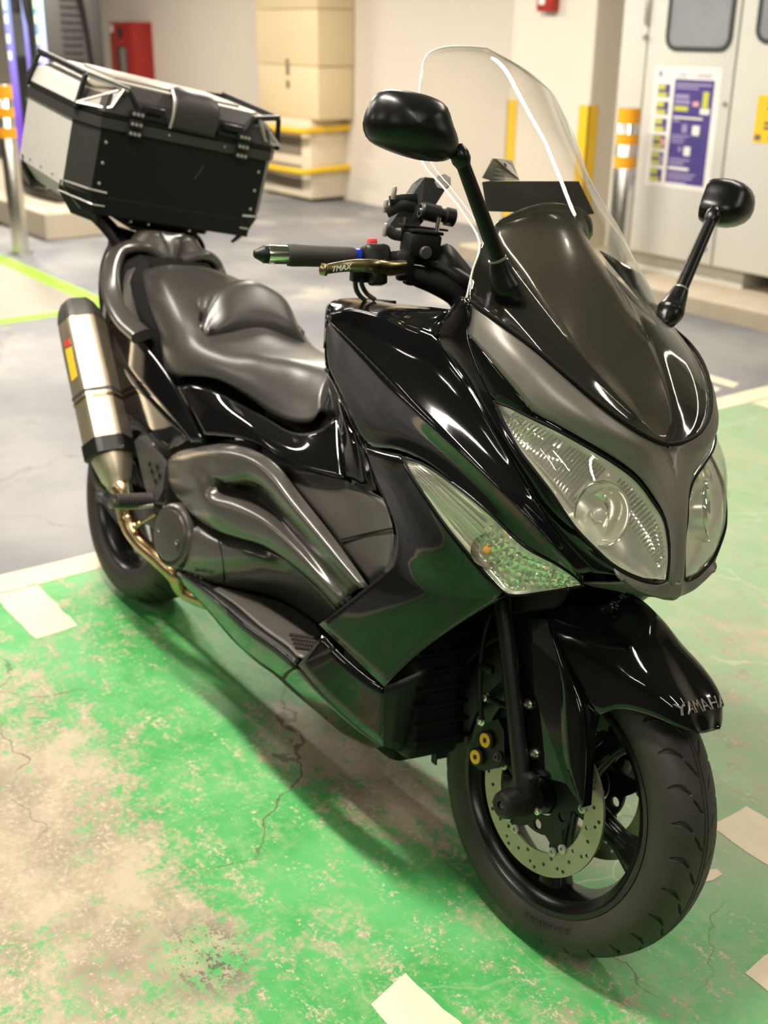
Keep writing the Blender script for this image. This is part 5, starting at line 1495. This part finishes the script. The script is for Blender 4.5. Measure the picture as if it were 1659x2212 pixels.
# top corner lashing frames: raised bars over the lid corners with triangular silver plates
for sy_ in (-1, 1):
    for sx_ in (1, -1):
        xf = XF if sx_ > 0 else XB
        p0 = Vector((xf-sx_*.045, sy_*(HY+.004), .236))
        p1 = Vector((xf-sx_*.050, sy_*(HY-.010), .318))
        p2 = Vector((xf-sx_*.004, sy_*(HY-CH-.015), .252))
        p3 = Vector((xf-sx_*.012, sy_*(HY-CH-.060), .305))
        p4 = Vector((xf+sx_*.002, sy_*(HY-CH-.095), .255))
        mesh('lashing_frame', tube([p0, p1, p3, p4], 1, 8, 24, (.006, .006), smooth=False), M['black'], TC, 30)
        mesh('lashing_bar', tube([p1, p3], 1, 8, 4, (.007, .006)), M['silver'] if sx_ > 0 and sy_ < 0 else M['black'], TC, 30)
        if sx_ > 0:
            tri = [p0+Vector((0, 0, .012)), p2+Vector((0, -sy_*.002, .0)), p3+Vector((.004, sy_*.014, .0))]
            tn = (tri[1]-tri[0]).cross(tri[2]-tri[0]).normalized()
            if tn.x < 0:
                tn = -tn
            V = [t+tn*.004 for t in tri]+[t-tn*.002 for t in tri]
            mesh('corner_triangle', (V, [(0, 1, 2), (5, 4, 3), (0, 3, 4, 1), (1, 4, 5, 2), (2, 5, 3, 0)]), M['gun'], TC, 0)
            mesh('triangle_trim', tube([V[0], V[1], V[2], V[0]], .0035, 6, 16, smooth=False), M['silver'], TC, 30)
    # side carrying bar along the lid edge
    mesh('side_rail', tube([Vector((XF-.050, sy_*(HY-.012), .316)), Vector((XB+.050, sy_*(HY-.012), .322))], 1, 8, 6, (.008, .006), (0, 0, 1)), M['black'], TC, 30)
    mesh('side_rail_post', tube([Vector((XB+.05, sy_*(HY-.012), .32)), Vector((XB+.03, sy_*(HY+.003), .245))], .006, 8, 4), M['black'], TC, 30)
    # handle recess on the front corner
    for yy in (1,):
        mesh('lid_handle', merge(box((XF+.004, sy_*(HY-CH-.125), .272), (.016, .060, .016), .004), box((XF+.002, sy_*(HY-CH-.125), .252), (.014, .085, .010), .003)), M['black'], TC, 30)
# hinges
for y_ in (-.155, .150):
    h_ = mesh('hinge', merge(box((XF+.009, y_, .232), (.010, .036, .022), .003), box((XF+.008, y_, .255), (.010, .044, .020), .003), box((XF+.009, y_, .209), (.008, .040, .018), .003)), M['black'], TC, 30)
    for dy in (-.011, 0, .011):
        for z in (.209, .232, .256):
            mesh('hinge_screw', lathe([(.0042, 0), (.0042, .002), (.0022, .0022), (.002, .001)], (XF+.0135, y_+dy, z), (1, 0, 0), 10), M['silver'], h_, 30)
# back pad bracket in the middle of the lid front
padr = [[Vector((XF+.004, y_, .240)), Vector((XF+.010, y_, .268)), Vector((XF+.004, y_, .305)), Vector((XF-.015, y_, .326 if abs(y_+.005) < .05 else .318)), Vector((XF-.045, y_, .330 if abs(y_+.005) < .05 else .320))] for y_ in (-.060, -.04, 0, .045, .062)]
mesh('back_pad', loft(padr, 12, 4), M['casedk'], TC, 40, .006)
mesh('pad_trim', tube([Vector((XF+.008, -.063, .240)), Vector((XF+.014, -.063, .268)), Vector((XF+.006, -.063, .307)), Vector((XF-.015, -.063, .328))], .0038, 8, 16), M['silver'], TC, 40)
mesh('scratch', tube([Vector((XF+.0006, .055, .165)), Vector((XF+.0006, .035, .125))], .0008, 4, 3), M['chargrey'], TC, 0)
mesh('rear_lock', box((XB-.012, 0, .225), (.02, .08, .07), .006), M['black'], TC, 30)
mesh('mount_plate', box((-.18, 0, -.010), (.30, .24, .016), .004), M['matte'], TC, 30)
# ================================================================ parts of parts
def center(o):
    bb = [Vector(c) for c in o.bound_box]
    return sum(bb, Vector())/8
def nest(root, rules, rename):
    kids = [o for o in bpy.data.objects if o.parent is root]
    base = lambda o: o.name.split('.')[0]
    moved = []
    for par, subs in rules.items():
        ps = [o for o in kids if base(o) == par]
        for o in kids:
            if base(o) in subs:
                c = center(o)
                p = min(ps, key=lambda q_: (center(q_)-c).length)
                moved.append((o, p))
    for o, p in moved:
        o.parent = p
    for a, b in rename.items():
        for o in [o for o in bpy.data.objects if o.parent is root and base(o) == a]:
            o.name = b
nest(SCO, {
    'headlamp_housing': ('headlamp_lens', 'reflector_ribs', 'lamp_bowl', 'lamp_rim', 'bulb_shield', 'lamp_bezel', 'headlamp_seal', 'headlamp_surround'),
    'turn_signal_reflector': ('turn_signal_lens', 'turn_signal_ribs', 'turn_signal_prisms', 'turn_signal_bulb', 'turn_signal_cup', 'turn_signal_seal'),
    'mirror_shell': ('mirror_glass', 'mirror_stem', 'mirror_knuckle', 'mirror_base', 'mirror_collar'),
    'windscreen': ('screen_edge', 'screen_seal'),
    'handlebar': ('bar_end', 'bar_end_ring', 'grip', 'grip_collar'),
    'switch_housing': ('kill_switch', 'cable_block', 'throttle_cable'),
    'brake_lever': ('lever_knob', 'lever_adjuster', 'lever_pivot', 'lever_lettering', 'lever_bracket'),
    'reservoir': ('reservoir_cap', 'reservoir_window'),
    'cradle_plate': ('cradle_arm', 'cradle_prong', 'cradle_base', 'cradle_bolt', 'ball_joint', 'joint_ring', 'joint_screw', 'joint_post'),
    'rim': ('tyre', 'hub', 'spoke', 'tyre_lettering', 'front_axle', 'rear_axle'),
    'brake_disc': ('disc_carrier', 'disc_button'),
    'fork_leg': ('fork_foot', 'axle_slider', 'axle_bolt', 'pinch_bolt'),
    'caliper': ('piston_housing', 'piston_plug', 'plug_recess', 'caliper_bolt'),
    'front_mudguard': ('mudguard_lettering', 'mudguard_tail', 'mudguard_skirt', 'skirt_ridge', 'fender_bolt'),
    'brake_hose': ('hose_clip', 'hose_bracket'),
    'radiator': ('radiator_slat',),
    'pivot_cover': ('cover_screw',),
    'engine_cover': ('cover_bolt', 'cover_slot_shade'),
    'lower_engine_cover': ('cover_seam',),
    'peg_bracket': ('bracket_hole',),
    'foot_peg': ('peg_ribs', 'peg_bar', 'peg_end'),
    'muffler_can': ('muffler_end_cap', 'muffler_outlet', 'muffler_band', 'muffler_strap', 'strap_bolt', 'muffler_hanger', 'muffler_cone', 'muffler_sticker'),
    'exhaust_pipe': ('pipe_joint', 'pipe_sensor', 'pipe_spring'),
    'floor_mat': ('mat_studs',),
    'side_sill': ('sill_slot',),
    'leg_shield': ('shield_seam',),
    'bracket': ('bracket_screw', 'bracket_clip'),
    'carrier_plate': ('carrier_bolt', 'carrier_strut'),
    'swing_arm': ('swing_arm_plate',),
    'side_stand': ('stand_foot',),
}, {'headlamp_housing': 'headlamp', 'turn_signal_reflector': 'turn_signal', 'mirror_shell': 'mirror', 'cradle_plate': 'phone_cradle', 'rim': 'wheel', 'muffler_can': 'muffler'})
nest(TC, {
    'corner_guard': ('guard_trim', 'guard_bolt'),
    'lid_top': ('lid_side', 'lid_slope', 'lid_emboss', 'lid_handle', 'lid_seal'),
    'corner_triangle': ('triangle_trim',),
    'back_pad': ('pad_trim',),
    'front_panel': ('scratch', 'front_apron'),
    'side_rail': ('side_rail_post',),
    'lashing_frame': ('lashing_bar',),
}, {'lid_top': 'lid'})
